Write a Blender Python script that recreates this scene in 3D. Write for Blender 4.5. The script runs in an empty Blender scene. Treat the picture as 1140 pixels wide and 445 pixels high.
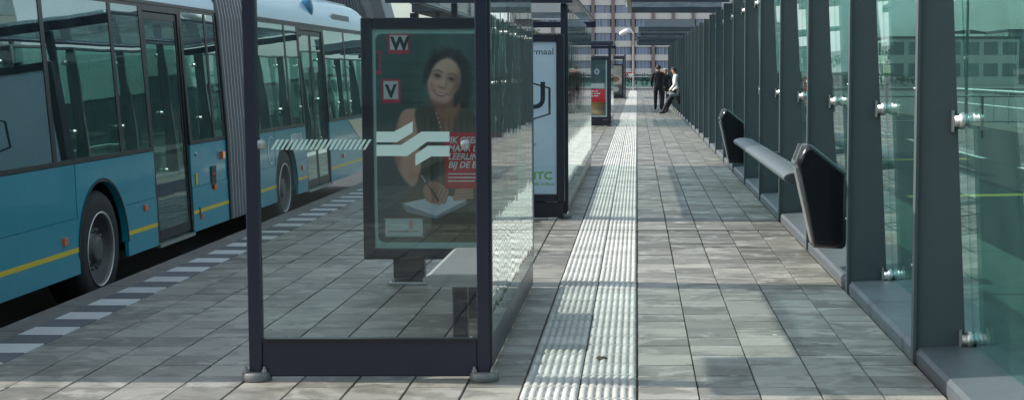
import bpy, math, random
import numpy as np
from mathutils import Vector, Matrix
random.seed(7); np.random.seed(7)
PI = math.pi
scene = bpy.context.scene
COL = scene.collection

# ------------------------------------------------------------------ camera
EYE = 1.65
FPX = 1680.0                      # focal length in pixels of a 1140 px wide frame
PITCH = math.atan((222.5 - 79.0) / FPX)
PPX = 709.0
cd = bpy.data.cameras.new('camera'); cam = bpy.data.objects.new('camera', cd); COL.objects.link(cam)
cam.location = (0, 0, EYE)
cam.rotation_euler = (PI / 2 - PITCH, 0, 0)
cd.sensor_fit = 'HORIZONTAL'; cd.sensor_width = 36.0
cd.lens = FPX / 1140.0 * 36.0
cd.shift_x = -(PPX - 570.0) / 1140.0
cd.clip_start = 0.05; cd.clip_end = 5000
scene.camera = cam

# ------------------------------------------------------------------ sky and sun
SUN_EL = math.radians(37.0)
SUN_AZ = math.radians(-86.0)      # measured from +Y towards +X: the sun stands to the left, a little ahead
world = bpy.data.worlds.new('World'); scene.world = world; world.use_nodes = True
wn = world.node_tree; wn.nodes.clear()
wo = wn.nodes.new('ShaderNodeOutputWorld'); wb = wn.nodes.new('ShaderNodeBackground')
sk = wn.nodes.new('ShaderNodeTexSky'); sk.sky_type = 'NISHITA'; sk.sun_disc = False
sk.sun_elevation = SUN_EL; sk.sun_rotation = SUN_AZ; sk.air_density = 1.0; sk.dust_density = 2.0; sk.ozone_density = 1.0
tc = wn.nodes.new('ShaderNodeTexCoord')
mp = wn.nodes.new('ShaderNodeMapping'); mp.inputs['Scale'].default_value = (1.0, 1.0, 2.6)
nz = wn.nodes.new('ShaderNodeTexNoise'); nz.inputs['Scale'].default_value = 2.6; nz.inputs['Detail'].default_value = 7; nz.inputs['Roughness'].default_value = 0.58
rp = wn.nodes.new('ShaderNodeValToRGB')
rp.color_ramp.elements[0].position = 0.36; rp.color_ramp.elements[0].color = (0.06, 0.06, 0.06, 1)
rp.color_ramp.elements[1].position = 0.62; rp.color_ramp.elements[1].color = (0.8, 0.8, 0.8, 1)
mx = wn.nodes.new('ShaderNodeMix'); mx.data_type = 'RGBA'
mx.inputs[7].default_value = (6.6, 7.4, 8.1, 1)
wn.links.new(tc.outputs['Generated'], mp.inputs['Vector']); wn.links.new(mp.outputs[0], nz.inputs['Vector'])
wn.links.new(nz.outputs['Fac'], rp.inputs['Fac']); wn.links.new(rp.outputs['Color'], mx.inputs['Factor'])
wn.links.new(sk.outputs['Color'], mx.inputs[6]); wn.links.new(mx.outputs[2], wb.inputs['Color'])
wb.inputs['Strength'].default_value = 0.135
wn.links.new(wb.outputs[0], wo.inputs[0])

sd = bpy.data.lights.new('sun', 'SUN'); sun = bpy.data.objects.new('sun', sd); COL.objects.link(sun)
sd.energy = 4.2; sd.angle = math.radians(0.5); sd.color = (1.0, 0.965, 0.90)
sdir = Vector((math.sin(SUN_AZ) * math.cos(SUN_EL), math.cos(SUN_AZ) * math.cos(SUN_EL), math.sin(SUN_EL)))
sun.rotation_euler = (-sdir).to_track_quat('-Z', 'Y').to_euler()
sun.location = (-20, 0, 30)

vs = scene.view_settings
vs.view_transform = 'Standard'; vs.look = 'None'; vs.gamma = 1.0; vs.exposure = 0.45; vs.use_curve_mapping = False
scene.cycles.max_bounces = 12; scene.cycles.transparent_max_bounces = 40; scene.cycles.transmission_bounces = 8
scene.cycles.glossy_bounces = 5; scene.cycles.diffuse_bounces = 3
scene.cycles.caustics_reflective = False; scene.cycles.caustics_refractive = False

# ------------------------------------------------------------------ helpers
def lin(c):
    c = np.asarray(c, float)
    return np.where(c <= 0.04045, c / 12.92, ((c + 0.055) / 1.055) ** 2.4)
def rgb(r, g, b): return tuple(lin(np.array([r, g, b]) / 255.0))

def mat(name, col, rough=0.5, metal=0.0, spec=0.5, noise=0.0, nscale=4.0, bump=0.0, bscale=60.0, rnd=0.0, island=0.0, coat=0.0, emit=None, rvar=0.0, streak=None):
    m = bpy.data.materials.new(name); m.use_nodes = True
    nt = m.node_tree; p = nt.nodes['Principled BSDF']
    p.inputs['Base Color'].default_value = (*col, 1); p.inputs['Roughness'].default_value = rough
    p.inputs['Metallic'].default_value = metal; p.inputs['Specular IOR Level'].default_value = spec
    p.inputs['Coat Weight'].default_value = coat; p.inputs['Coat Roughness'].default_value = 0.06
    L = nt.links
    if noise or rnd or island or bump or rvar:
        geo = nt.nodes.new('ShaderNodeNewGeometry')
        fac = None
        def mth(op, a, b):
            n = nt.nodes.new('ShaderNodeMath'); n.operation = op
            for i, v in enumerate((a, b)):
                if isinstance(v, (int, float)): n.inputs[i].default_value = v
                else: L.new(v, n.inputs[i])
            return n.outputs[0]
        vec = geo.outputs['Position']
        if streak:
            mpn = nt.nodes.new('ShaderNodeMapping'); mpn.inputs['Scale'].default_value = streak; L.new(vec, mpn.inputs['Vector']); vec = mpn.outputs[0]
        def nse(sc, det=5, ro=0.6):
            n = nt.nodes.new('ShaderNodeTexNoise'); n.inputs['Scale'].default_value = sc; n.inputs['Detail'].default_value = det; n.inputs['Roughness'].default_value = ro
            L.new(vec, n.inputs['Vector']); return n.outputs['Fac']
        val = 1.0
        if noise:
            a = nse(nscale); b = nse(nscale * 7.3, 3)
            s = mth('ADD', mth('MULTIPLY', mth('SUBTRACT', a, 0.5), 2.6 * noise), mth('MULTIPLY', mth('SUBTRACT', b, 0.5), 1.4 * noise))
            val = mth('ADD', s, 1.0)
        if rnd:
            oi = nt.nodes.new('ShaderNodeObjectInfo')
            val = mth('MULTIPLY', val, mth('ADD', mth('MULTIPLY', mth('SUBTRACT', oi.outputs['Random'], 0.5), 2 * rnd), 1.0))
        if island:
            val = mth('MULTIPLY', val, mth('ADD', mth('MULTIPLY', mth('SUBTRACT', geo.outputs['Random Per Island'], 0.5), 2 * island), 1.0))
        if not isinstance(val, float):
            mm = nt.nodes.new('ShaderNodeVectorMath'); mm.operation = 'SCALE'; mm.inputs[0].default_value = col
            L.new(val, mm.inputs['Scale']); L.new(mm.outputs[0], p.inputs['Base Color'])
        if rvar:
            L.new(mth('ADD', mth('MULTIPLY', mth('SUBTRACT', nse(nscale * 2.1), 0.5), 2 * rvar), rough), p.inputs['Roughness'])
        if bump:
            bn = nt.nodes.new('ShaderNodeBump'); bn.inputs['Strength'].default_value = bump; bn.inputs['Distance'].default_value = 0.01
            L.new(nse(bscale, 4), bn.inputs['Height']); L.new(bn.outputs[0], p.inputs['Normal'])
    if emit:
        p.inputs['Emission Color'].default_value = (*emit[0], 1); p.inputs['Emission Strength'].default_value = emit[1]
    return m

def glass(name, tint, ior=1.5, rough=0.0, wave=0.0, wscale=(1.2, 1.2, 1.2), haze=0.0, hcol=(0.5, 0.55, 0.55), refl=(0.95, 1, 0.98), translucent=False):
    """sheet glass: tinted clear transmission, Fresnel mirror, optionally a slight waviness of the pane and a patchy diffuse haze"""
    m = bpy.data.materials.new(name); m.use_nodes = True; nt = m.node_tree; nt.nodes.clear(); L = nt.links
    out = nt.nodes.new('ShaderNodeOutputMaterial'); mix = nt.nodes.new('ShaderNodeMixShader')
    tr = nt.nodes.new('ShaderNodeBsdfTransparent'); tr.inputs[0].default_value = (*tint, 1)
    gl = nt.nodes.new('ShaderNodeBsdfGlossy'); gl.inputs['Roughness'].default_value = rough; gl.inputs['Color'].default_value = (*refl, 1)
    fr = nt.nodes.new('ShaderNodeFresnel'); geo = nt.nodes.new('ShaderNodeNewGeometry')
    mr = nt.nodes.new('ShaderNodeMapRange'); mr.inputs['To Min'].default_value = ior; mr.inputs['To Max'].default_value = 1.0 / ior
    L.new(geo.outputs['Backfacing'], mr.inputs['Value']); L.new(mr.outputs[0], fr.inputs['IOR'])
    L.new(fr.outputs[0], mix.inputs[0])
    first = tr.outputs[0]
    if haze:
        df = nt.nodes.new('ShaderNodeBsdfTranslucent' if translucent else 'ShaderNodeBsdfDiffuse'); df.inputs[0].default_value = (*hcol, 1)
        hm = nt.nodes.new('ShaderNodeMixShader'); hm.inputs[0].default_value = haze
        hn = nt.nodes.new('ShaderNodeTexNoise'); hn.inputs['Scale'].default_value = 3.0; hn.inputs['Detail'].default_value = 6
        hv = nt.nodes.new('ShaderNodeMapRange'); hv.inputs['From Min'].default_value = .35; hv.inputs['From Max'].default_value = .7
        hv.inputs['To Min'].default_value = haze * .4; hv.inputs['To Max'].default_value = haze * 1.7
        L.new(geo.outputs['Position'], hn.inputs['Vector']); L.new(hn.outputs['Fac'], hv.inputs['Value']); L.new(hv.outputs[0], hm.inputs[0])
        L.new(first, hm.inputs[1]); L.new(df.outputs[0], hm.inputs[2]); first = hm.outputs[0]
    L.new(first, mix.inputs[1]); L.new(gl.outputs[0], mix.inputs[2]); L.new(mix.outputs[0], out.inputs[0])
    if wave:
        mpn = nt.nodes.new('ShaderNodeMapping'); mpn.inputs['Scale'].default_value = wscale
        n = nt.nodes.new('ShaderNodeTexNoise'); n.inputs['Scale'].default_value = 1.0; n.inputs['Detail'].default_value = 2.0
        b = nt.nodes.new('ShaderNodeBump'); b.inputs['Strength'].default_value = 1.0; b.inputs['Distance'].default_value = wave
        L.new(geo.outputs['Position'], mpn.inputs['Vector']); L.new(mpn.outputs[0], n.inputs['Vector']); L.new(n.outputs['Fac'], b.inputs['Height'])
        L.new(b.outputs[0], gl.inputs['Normal'])
    return m

ORG = {}
def tag(o, label=None, cat=None, group=None, kind=None):
    if label: o['label'] = label
    if cat: o['category'] = cat
    if group: o['group'] = group
    if kind: o['kind'] = kind
    return o
def thing(name, loc, label, cat, group=None):
    o = bpy.data.objects.new(name, None); COL.objects.link(o); o.location = loc; o.empty_display_size = 0.2
    ORG[o.name] = Vector(loc); return tag(o, label, cat, group)

class MB:
    def __init__(s): s.v = []; s.f = []; s.m = []; s.sm = []; s.cm = 0; s.cs = False
    def add(s, vs_, fs, m=None, smooth=None):
        b = len(s.v); s.v += [tuple(v) for v in vs_]
        for f in fs:
            s.f.append(tuple(b + i for i in f)); s.m.append(s.cm if m is None else m); s.sm.append(s.cs if smooth is None else smooth)
    def hexa(s, p, m=None):    # p: 8 points, bottom ring then top ring
        s.add(p, [(3, 2, 1, 0), (4, 5, 6, 7), (0, 1, 5, 4), (1, 2, 6, 5), (2, 3, 7, 6), (3, 0, 4, 7)], m)
        return s
    def box(s, x0, x1, y0, y1, z0, z1, m=None):
        return s.hexa([(x0, y0, z0), (x1, y0, z0), (x1, y1, z0), (x0, y1, z0), (x0, y0, z1), (x1, y0, z1), (x1, y1, z1), (x0, y1, z1)], m)
    def cbox(s, x0, x1, y0, y1, z0, z1, c=0.004, m=None):
        """box with chamfered vertical and top edges"""
        def ring(i, z): return [(x0 + i, y0 + c, z), (x0 + c, y0 + i, z), (x1 - c, y0 + i, z), (x1 - i, y0 + c, z), (x1 - i, y1 - c, z), (x1 - c, y1 - i, z), (x0 + c, y1 - i, z), (x0 + i, y1 - c, z)]
        R = [ring(c * .6, z0), ring(0, z0 + c), ring(0, z1 - c), ring(c * .6, z1)]
        s.loft(R, True, True, m=m); return s
    def loft(s, rings, cap0=False, cap1=False, closed=True, m=None, smooth=None):
        n = len(rings[0]); vs_ = [p for r in rings for p in r]; fs = []
        for i in range(len(rings) - 1):
            for j in range(n if closed else n - 1):
                a = i * n + j; b = i * n + (j + 1) % n
                fs.append((a, b, b + n, a + n))
        s.add(vs_, fs, m, smooth)
        if cap0: s.add(rings[0], [tuple(range(n))[::-1]], m, False)
        if cap1: s.add(rings[-1], [tuple(range(n))], m, False)
        return s
    def tube(s, pts, r, seg=10, caps=True, m=None, smooth=True, flat=None):
        pts = [Vector(p) for p in pts]; rings = []
        up = Vector((0, 0, 1)); prev = None
        for i, p in enumerate(pts):
            t = (pts[min(i + 1, len(pts) - 1)] - pts[max(i - 1, 0)]).normalized()
            a = t.cross(up)
            if a.length < 1e-3: a = t.cross(Vector((0, 1, 0))) if prev is None else prev
            a.normalize(); prev = a; b = a.cross(t).normalized()
            rr = r[i] if isinstance(r, (list, tuple)) else r
            rings.append([p + a * (math.cos(2 * PI * k / seg) * rr) + b * (math.sin(2 * PI * k / seg) * rr * (flat or 1)) for k in range(seg)])
        return s.loft(rings, caps, caps, m=m, smooth=smooth)
    def prism(s, pts, axis, a, b, m=None):
        """2D polygon extruded along an axis between a and b; pts are (u,v) = the other two axes in xyz order"""
        def P(u, v, w): return {'x': (w, u, v), 'y': (u, w, v), 'z': (u, v, w)}[axis]
        n = len(pts); s.add([P(u, v, a) for u, v in pts] + [P(u, v, b) for u, v in pts],
              [tuple(range(n)), tuple(range(n, 2 * n))[::-1]] + [(i, i + n, (i + 1) % n + n, (i + 1) % n) for i in range(n)], m)
        return s
    def lathe(s, prof, c, axis='x', seg=24, m=None, smooth=True, caps=True):
        rings = []
        for (w, r) in prof:
            rg = []
            for k in range(seg):
                u, v = math.cos(2 * PI * k / seg) * r, math.sin(2 * PI * k / seg) * r
                rg.append({'x': (c[0] + w, c[1] + u, c[2] + v), 'y': (c[0] + u, c[1] + w, c[2] + v), 'z': (c[0] + u, c[1] + v, c[2] + w)}[axis])
            rings.append(rg)
        return s.loft(rings, caps, caps, m=m, smooth=smooth)
    def mesh(s, name, mats, org=Vector((0, 0, 0)), fix=True):
        me = bpy.data.meshes.new(name)
        me.from_pydata([tuple(Vector(v) - org) for v in s.v], [], s.f)
        for mm in (mats if isinstance(mats, (list, tuple)) else [mats]): me.materials.append(mm)
        me.polygons.foreach_set('material_index', s.m); me.polygons.foreach_set('use_smooth', s.sm)
        if fix:
            import bmesh
            bm = bmesh.new(); bm.from_mesh(me); bmesh.ops.recalc_face_normals(bm, faces=bm.faces); bm.to_mesh(me); bm.free()
        me.update(); return me
    def build(s, name, mats, parent=None, label=None, cat=None, group=None, kind=None, fix=True):
        org = Vector((0, 0, 0))
        if parent is not None: org = ORG.get(parent.name, org)
        me = s.mesh(name, mats, org, fix)
        o = bpy.data.objects.new(name, me); COL.objects.link(o)
        if parent is not None: o.parent = parent
        ORG[o.name] = org
        return tag(o, label, cat, group, kind)

def inst(me, name, loc, parent=None, rot=(0, 0, 0)):
    o = bpy.data.objects.new(name, me); COL.objects.link(o)
    org = ORG.get(parent.name, Vector((0, 0, 0))) if parent is not None else Vector((0, 0, 0))
    o.location = Vector(loc) - org; o.rotation_euler = rot
    if parent is not None: o.parent = parent
    return o

def at(px, py, Y):
    """point of the plane y = Y seen at a place of the photograph (used to read sizes off the picture)"""
    dx = (px - PPX) / FPX; dy = (222.5 - py) / FPX
    f = (math.cos(PITCH) + dy * math.sin(PITCH)); u = (-math.sin(PITCH) + dy * math.cos(PITCH))
    t = Y / f
    return dx * t, EYE + u * t

def text(name, s, size, mt, parent, origin, ux, uy, extr=0.0008, align='LEFT', shear=0.0, bold=0.0, sx=1.0, label=None):
    cu = bpy.data.curves.new(name, 'FONT'); cu.body = s; cu.size = size; cu.extrude = extr; cu.align_x = align; cu.shear = shear; cu.offset = bold; cu.resolution_u = 4
    o = bpy.data.objects.new(name, cu); COL.objects.link(o)
    dg = bpy.context.evaluated_depsgraph_get()
    me = bpy.data.meshes.new_from_object(o.evaluated_get(dg)); COL.objects.unlink(o); bpy.data.objects.remove(o)
    ux = Vector(ux).normalized(); uy = Vector(uy).normalized(); uz = ux.cross(uy)
    M4 = Matrix(((ux.x * sx, uy.x, uz.x, origin[0]), (ux.y * sx, uy.y, uz.y, origin[1]), (ux.z * sx, uy.z, uz.z, origin[2]), (0, 0, 0, 1)))
    org = ORG.get(parent.name, Vector((0, 0, 0))) if parent is not None else Vector((0, 0, 0))
    me.transform(Matrix.Translation(-org) @ M4); me.materials.clear(); me.materials.append(mt); me.name = name
    o = bpy.data.objects.new(name, me); COL.objects.link(o)
    if parent is not None: o.parent = parent
    ORG[o.name] = org
    if label: o['label'] = label
    return o

# ------------------------------------------------------------------ materials
def paver_mat():
    m = mat('paver_concrete', (0.205, 0.195, 0.166), rough=0.52, noise=0.16, nscale=1.1, bump=0.3, bscale=110, rnd=0.36, island=0.36, rvar=0.2)
    nt = m.node_tree; L = nt.links; p = nt.nodes['Principled BSDF']
    src = p.inputs['Base Color'].links[0].from_socket
    geo = nt.nodes.new('ShaderNodeNewGeometry'); oi = nt.nodes.new('ShaderNodeObjectInfo')
    def nse(sc, off, ramp, stretch=(1, 1, 1)):
        mp_ = nt.nodes.new('ShaderNodeMapping'); mp_.inputs['Scale'].default_value = stretch; mp_.inputs['Location'].default_value = (off, off * 2, 0)
        ad = nt.nodes.new('ShaderNodeVectorMath'); ad.operation = 'ADD'
        n = nt.nodes.new('ShaderNodeTexNoise'); n.inputs['Scale'].default_value = sc; n.inputs['Detail'].default_value = 6; n.inputs['Roughness'].default_value = .62; n.inputs['Distortion'].default_value = .6
        L.new(geo.outputs['Position'], ad.inputs[0]); cx = nt.nodes.new('ShaderNodeCombineXYZ'); ml = nt.nodes.new('ShaderNodeMath'); ml.operation = 'MULTIPLY'; ml.inputs[1].default_value = 37.0
        L.new(oi.outputs['Random'], ml.inputs[0]); L.new(ml.outputs[0], cx.inputs['Z']); L.new(cx.outputs[0], ad.inputs[1])
        L.new(ad.outputs[0], mp_.inputs['Vector']); L.new(mp_.outputs[0], n.inputs['Vector'])
        r_ = nt.nodes.new('ShaderNodeValToRGB'); r_.color_ramp.elements[0].position = ramp[0]; r_.color_ramp.elements[1].position = ramp[1]; L.new(n.outputs['Fac'], r_.inputs[0]); return r_.outputs[0]
    def mixc(fac, a, col, blend, amt):
        k = nt.nodes.new('ShaderNodeMix'); k.data_type = 'RGBA'; k.blend_type = blend; k.inputs[7].default_value = (*col, 1)
        f = nt.nodes.new('ShaderNodeMath'); f.operation = 'MULTIPLY'; f.inputs[1].default_value = amt; L.new(fac, f.inputs[0]); L.new(f.outputs[0], k.inputs[0]); L.new(a, k.inputs[6]); return k.outputs[2]
    c = mixc(nse(5.0, 3.0, (.54, .60), (.8, 1.0, 1)), src, (.40, .39, .355), 'MIX', .55)
    c = mixc(nse(3.6, 9.0, (.50, .62), (.9, 1.0, 1)), c, (.09, .087, .07), 'MIX', .62)
    c = mixc(nse(60, 1.0, (.5, .75)), c, (.12, .12, .11), 'MIX', .3)
    L.new(c, p.inputs['Base Color']); return m
PAVER = paver_mat()
def tact_mat():
    m = mat('tactile_white_concrete', (0.49, 0.485, 0.455), rough=0.85, noise=0.3, nscale=3.0, bump=0.4, bscale=120, rnd=0.2, island=0.2)
    nt = m.node_tree; L = nt.links; p = nt.nodes['Principled BSDF']; src = p.inputs['Base Color'].links[0].from_socket
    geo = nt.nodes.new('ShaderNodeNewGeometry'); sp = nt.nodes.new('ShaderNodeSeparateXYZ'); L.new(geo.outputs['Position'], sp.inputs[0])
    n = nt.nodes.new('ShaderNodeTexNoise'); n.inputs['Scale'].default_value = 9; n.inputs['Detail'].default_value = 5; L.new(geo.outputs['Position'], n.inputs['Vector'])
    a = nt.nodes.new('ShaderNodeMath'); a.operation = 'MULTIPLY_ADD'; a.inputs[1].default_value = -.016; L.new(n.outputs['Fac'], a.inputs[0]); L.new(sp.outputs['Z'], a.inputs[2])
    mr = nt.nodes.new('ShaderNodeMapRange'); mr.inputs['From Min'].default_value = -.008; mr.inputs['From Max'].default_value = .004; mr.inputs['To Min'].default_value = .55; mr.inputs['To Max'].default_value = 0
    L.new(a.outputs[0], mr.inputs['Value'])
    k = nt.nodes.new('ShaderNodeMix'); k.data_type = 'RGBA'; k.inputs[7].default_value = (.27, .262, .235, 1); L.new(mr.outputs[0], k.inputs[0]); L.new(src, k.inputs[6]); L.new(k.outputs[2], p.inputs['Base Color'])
    return m
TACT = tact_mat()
JOINT = mat('joint_sand', (0.055, 0.052, 0.048), rough=0.95, noise=0.25, nscale=14)
WBLK = mat('white_block', (0.50, 0.51, 0.50), rough=0.65, noise=0.14, nscale=7, rnd=0.08, bump=.2)
DBLK = mat('dark_block', (0.105, 0.11, 0.118), rough=0.7, noise=0.2, nscale=7, rnd=0.12, bump=.2)
KERB = mat('kerb_concrete', (0.16, 0.155, 0.145), rough=0.8, noise=0.25, nscale=5, rnd=0.08, bump=.3)
ASPH = mat('asphalt', (0.045, 0.045, 0.048), rough=0.85, noise=0.25, nscale=1.2, bump=0.4, bscale=180)
GRND = mat('ground_far', (0.10, 0.10, 0.095), rough=0.9, noise=0.3, nscale=0.4)
NAVY = mat('navy_powder_coat', rgb(34, 40, 56), rough=0.38, noise=0.08, nscale=5, spec=0.5, rvar=.08)
NAVY2 = mat('dark_cabinet_coat', rgb(30, 34, 44), rough=0.36, noise=0.1, nscale=4, rvar=.08)
FIN = mat('fin_grey_green_paint', rgb(86, 95, 97), rough=0.42, noise=0.07, nscale=2.5, rvar=.06, bump=.05, bscale=300)
SILL = mat('sill_grey_paint', rgb(86, 92, 96), rough=0.5, noise=0.12, nscale=5, rvar=.1)
FOOTM = mat('foot_casting', (0.20, 0.205, 0.20), rough=0.55, metal=0.5, noise=0.3, nscale=25)
STEEL = mat('brushed_steel', (0.62, 0.62, 0.6), rough=0.38, metal=1.0, noise=0.1, nscale=20)
GALV = mat('galvanised', (0.42, 0.43, 0.42), rough=0.42, metal=0.8, noise=0.22, nscale=16)
BLACKP = mat('black_plastic', (0.012, 0.013, 0.017), rough=0.2, noise=0.1, nscale=8, spec=.55, rvar=.1)
RUBBER = mat('rubber', (0.016, 0.016, 0.017), rough=0.75, noise=.2, nscale=10)
BELLOW = mat('bellows_cloth', (0.15, 0.155, 0.16), rough=0.6, noise=.2, nscale=6)
TEAL = mat('bus_teal_paint', rgb(12, 136, 156), rough=0.36, noise=0.09, nscale=1.8, coat=0.35, rvar=.06)
PALE = mat('bus_pale_blue_paint', rgb(150, 192, 206), rough=0.3, noise=0.06, nscale=2, coat=.3)
ROOFW = mat('bus_white_roof', rgb(206, 212, 212), rough=0.45, noise=0.08, nscale=2)
SEAM = mat('black_trim', (0.012, 0.013, 0.014), rough=0.4)
DARKIN = mat('bus_interior_dark', (0.05, 0.055, 0.06), rough=0.7, noise=.1)
SEATM = mat('bus_seat_fabric', (0.03, 0.07, 0.11), rough=0.9, noise=.2, nscale=20)
YEL = mat('yellow_paint', rgb(214, 186, 40), rough=0.35)
YPOLE = mat('yellow_pole', rgb(200, 160, 30), rough=0.3)
ORANGE = mat('orange_lens', rgb(220, 100, 40), rough=0.25, coat=.6)
REDL = mat('red_lens', rgb(190, 40, 36), rough=0.25, coat=.6)
RIM = mat('wheel_rim_dusty', (0.10, 0.10, 0.10), rough=0.5, metal=0.2, noise=.25, nscale=14)
BUSGL = glass('bus_window_glass', (0.34, 0.50, 0.49), ior=2.7, wave=0.002, wscale=(0.8, 0.8, 0.8), haze=.035, hcol=(.36, .48, .48), refl=(.80, 1, 1))
SHGL = glass('shelter_glass', (0.93, 0.965, 0.95), ior=1.5, wave=0.0005, wscale=(2.0, 2.0, 0.5), haze=0.008)
SHSIDE = glass('shelter_side_glass', (0.90, 0.95, 0.93), ior=1.55, wave=0.0014, wscale=(3.0, 3.0, 1.0), haze=0.012)
WALLGL = glass('green_wall_glass', (0.60, 0.84, 0.79), ior=1.55, wave=0.0012, wscale=(.7, .7, .7), haze=0.015, hcol=(.35, .5, .46))
ROOFGL = glass('frosted_roof_glass', (0.68, 0.80, 0.88), ior=1.5, haze=0.22, hcol=(.8, .84, .86), translucent=True)
POSTGL = glass('cabinet_cover_glass', (0.97, 0.985, 0.98), ior=1.45)
DECAL = mat('pale_green_film', rgb(196, 224, 214), rough=0.5)
WHITE = mat('white_print', rgb(232, 234, 232), rough=0.45)
BLACK = mat('black_print', rgb(30, 34, 38), rough=0.5)
REDP = mat('red_print', rgb(200, 36, 48), rough=0.45)
GREENP = mat('green_print', rgb(110, 180, 60), rough=0.45)
GREYP = mat('grey_print', rgb(110, 118, 122), rough=0.45)
BEAM = mat('canopy_beam_paint', rgb(66, 74, 80), rough=0.45, noise=.08)
SLAB = mat('canopy_fascia', rgb(120, 128, 134), rough=0.5, noise=.08)

# ------------------------------------------------------------------ ground, road, pavement
XK = -4.10        # kerb edge on the bus side
XW = 1.572         # foot of the glass wall
ROADZ = -0.22
g = MB(); g.add([(-1500, -300, -0.40), (1500, -300, -0.40), (1500, 3000, -0.40), (-1500, 3000, -0.40)], [(0, 1, 2, 3)])
g.build('ground', GRND, kind='structure')
r = MB(); r.add([(-13, -40, ROADZ), (XK - 0.002, -40, ROADZ), (XK - 0.002, 160, ROADZ), (-13, 160, ROADZ)], [(0, 1, 2, 3)])
road = r.build('bus_road', ASPH, kind='structure')
r = MB(); r.box(XK, 3.4, -6, 128, -0.39, -0.014)
pave = r.build('platform_pavement', JOINT, kind='structure')
ORG[pave.name] = Vector((0, 0, 0))

PW = 0.30
def paver_mesh(name, w, d, m, c=0.005, h=0.06):
    b = MB(); b.cbox(-w / 2, w / 2, -d / 2, d / 2, -h, 0, c); return b.mesh(name, m)
pav_me = paver_mesh('paver', 0.3075, PW - 0.007, PAVER)
pav_mL = paver_mesh('paver', 0.292, PW - 0.007, PAVER)
colsL = [-3.6 + 0.3 * (i + 0.5) for i in range(10)]
colsR = [0.005 + 0.3135 * (i + 0.5) for i in range(5)]
GAPY = 15.6
Y0P = 6.9
def row_y(k):
    y = Y0P + PW * (k + .5)
    return y if y < GAPY - .1 else y + 0.05
NR = 20
for k in range(NR):
    for x in colsL: inst(pav_mL, 'paver', (x, row_y(k), random.uniform(-.002, .001)), pave, (random.gauss(0, .004), random.gauss(0, .004), random.gauss(0, .003)))
    for x in colsR: inst(pav_me, 'paver', (x, row_y(k), random.uniform(-.002, .001)), pave, (random.gauss(0, .004), random.gauss(0, .004), random.gauss(0, .003)))
far = MB()
def far_paver(x, y, w, d):
    c = .005; z = random.uniform(-.003, .001); t1 = random.gauss(0, .003) * w; t2 = random.gauss(0, .003) * d
    x0, x1, y0, y1 = x - w / 2, x + w / 2, y - d / 2, y + d / 2
    far.hexa([(x0, y0, -.02), (x1, y0, -.02), (x1, y1, -.02), (x0, y1, -.02), (x0 + c, y0 + c, z - t1 - t2), (x1 - c, y0 + c, z + t1 - t2), (x1 - c, y1 - c, z + t1 + t2), (x0 + c, y1 - c, z - t1 + t2)])
for k in list(range(-24, 0)) + list(range(NR, 400)):
    y = row_y(k)
    if y > 127: break
    for x in colsL: far_paver(x, y, .293, PW - .007)
    for x in colsR: far_paver(x, y, .307, PW - .007)
far.build('paver_field', PAVER, pave, kind='stuff', fix=False)

# tactile guidance strip: two rows of ribbed tiles
def tactile_rings(w, d, nrib=7, lo=0.0, hi=0.015):
    """cross profile lofted along y with rounded ends"""
    prof = []
    n = nrib * 6
    rings = []
    for (yy, s) in ((-d / 2, 0.0), (-d / 2 + .010, .35), (-d / 2 + .028, .8), (-d / 2 + .055, 1.0), (d / 2 - .055, 1.0), (d / 2 - .028, .8), (d / 2 - .010, .35), (d / 2, 0.0)):
        rg = []
        for i in range(n + 1):
            u = i / n; ph = (u * nrib) % 1.0
            z = lo + hi * s * max(0.0, math.sin(PI * ph)) ** .8
            rg.append((-w / 2 + u * w, yy, z))
        rings.append(rg)
    return rings
def tact_mesh():
    b = MB(); R = tactile_rings(.292, .284); b.loft(R, closed=False, smooth=True)
    e0 = [(p[0], p[1], -.05) for p in R[0]]; e1 = [(p[0], p[1], -.05) for p in R[-1]]
    b.loft([e0, R[0]], closed=False); b.loft([R[-1], e1], closed=False)
    b.add([e0[0], e1[0], R[-1][0], R[0][0]], [(0, 1, 2, 3)]); b.add([e0[-1], e1[-1], R[-1][-1], R[0][-1]], [(3, 2, 1, 0)])
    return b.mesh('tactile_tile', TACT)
tme = tact_mesh()
NT = 70
for k in range(NT):
    for x in (-.449, -.150): inst(tme, 'tactile_tile', (x, row_y(k), random.uniform(-.002, .002)), pave, (random.gauss(0, .003), random.gauss(0, .003), random.gauss(0, .002)))
ft = MB()
for k in list(range(-24, 0)) + list(range(NT, 400)):
    y = row_y(k)
    if y > 127: break
    for x in (-.449, -.150):
        if y < 60:
            nr = 7
            for j in range(nr):
                xc = x - .1465 + .293 * (j + .5) / nr; hw = .0185
                ft.add([(xc - hw, y - .144, 0), (xc - .008, y - .138, .011), (xc + .008, y - .138, .011), (xc + hw, y - .144, 0), (xc - hw, y + .144, 0), (xc - .008, y + .138, .011), (xc + .008, y + .138, .011), (xc + hw, y + .144, 0)],
                       [(0, 1, 5, 4), (1, 2, 6, 5), (2, 3, 7, 6), (0, 3, 2, 1), (4, 5, 6, 7)])
        ft.add([(x - .147, y - .146, 0), (x + .147, y - .146, 0), (x + .147, y + .146, 0), (x - .147, y + .146, 0)], [(0, 1, 2, 3)])
ft.build('tactile_field', TACT, pave, kind='stuff', fix=False)

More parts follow.
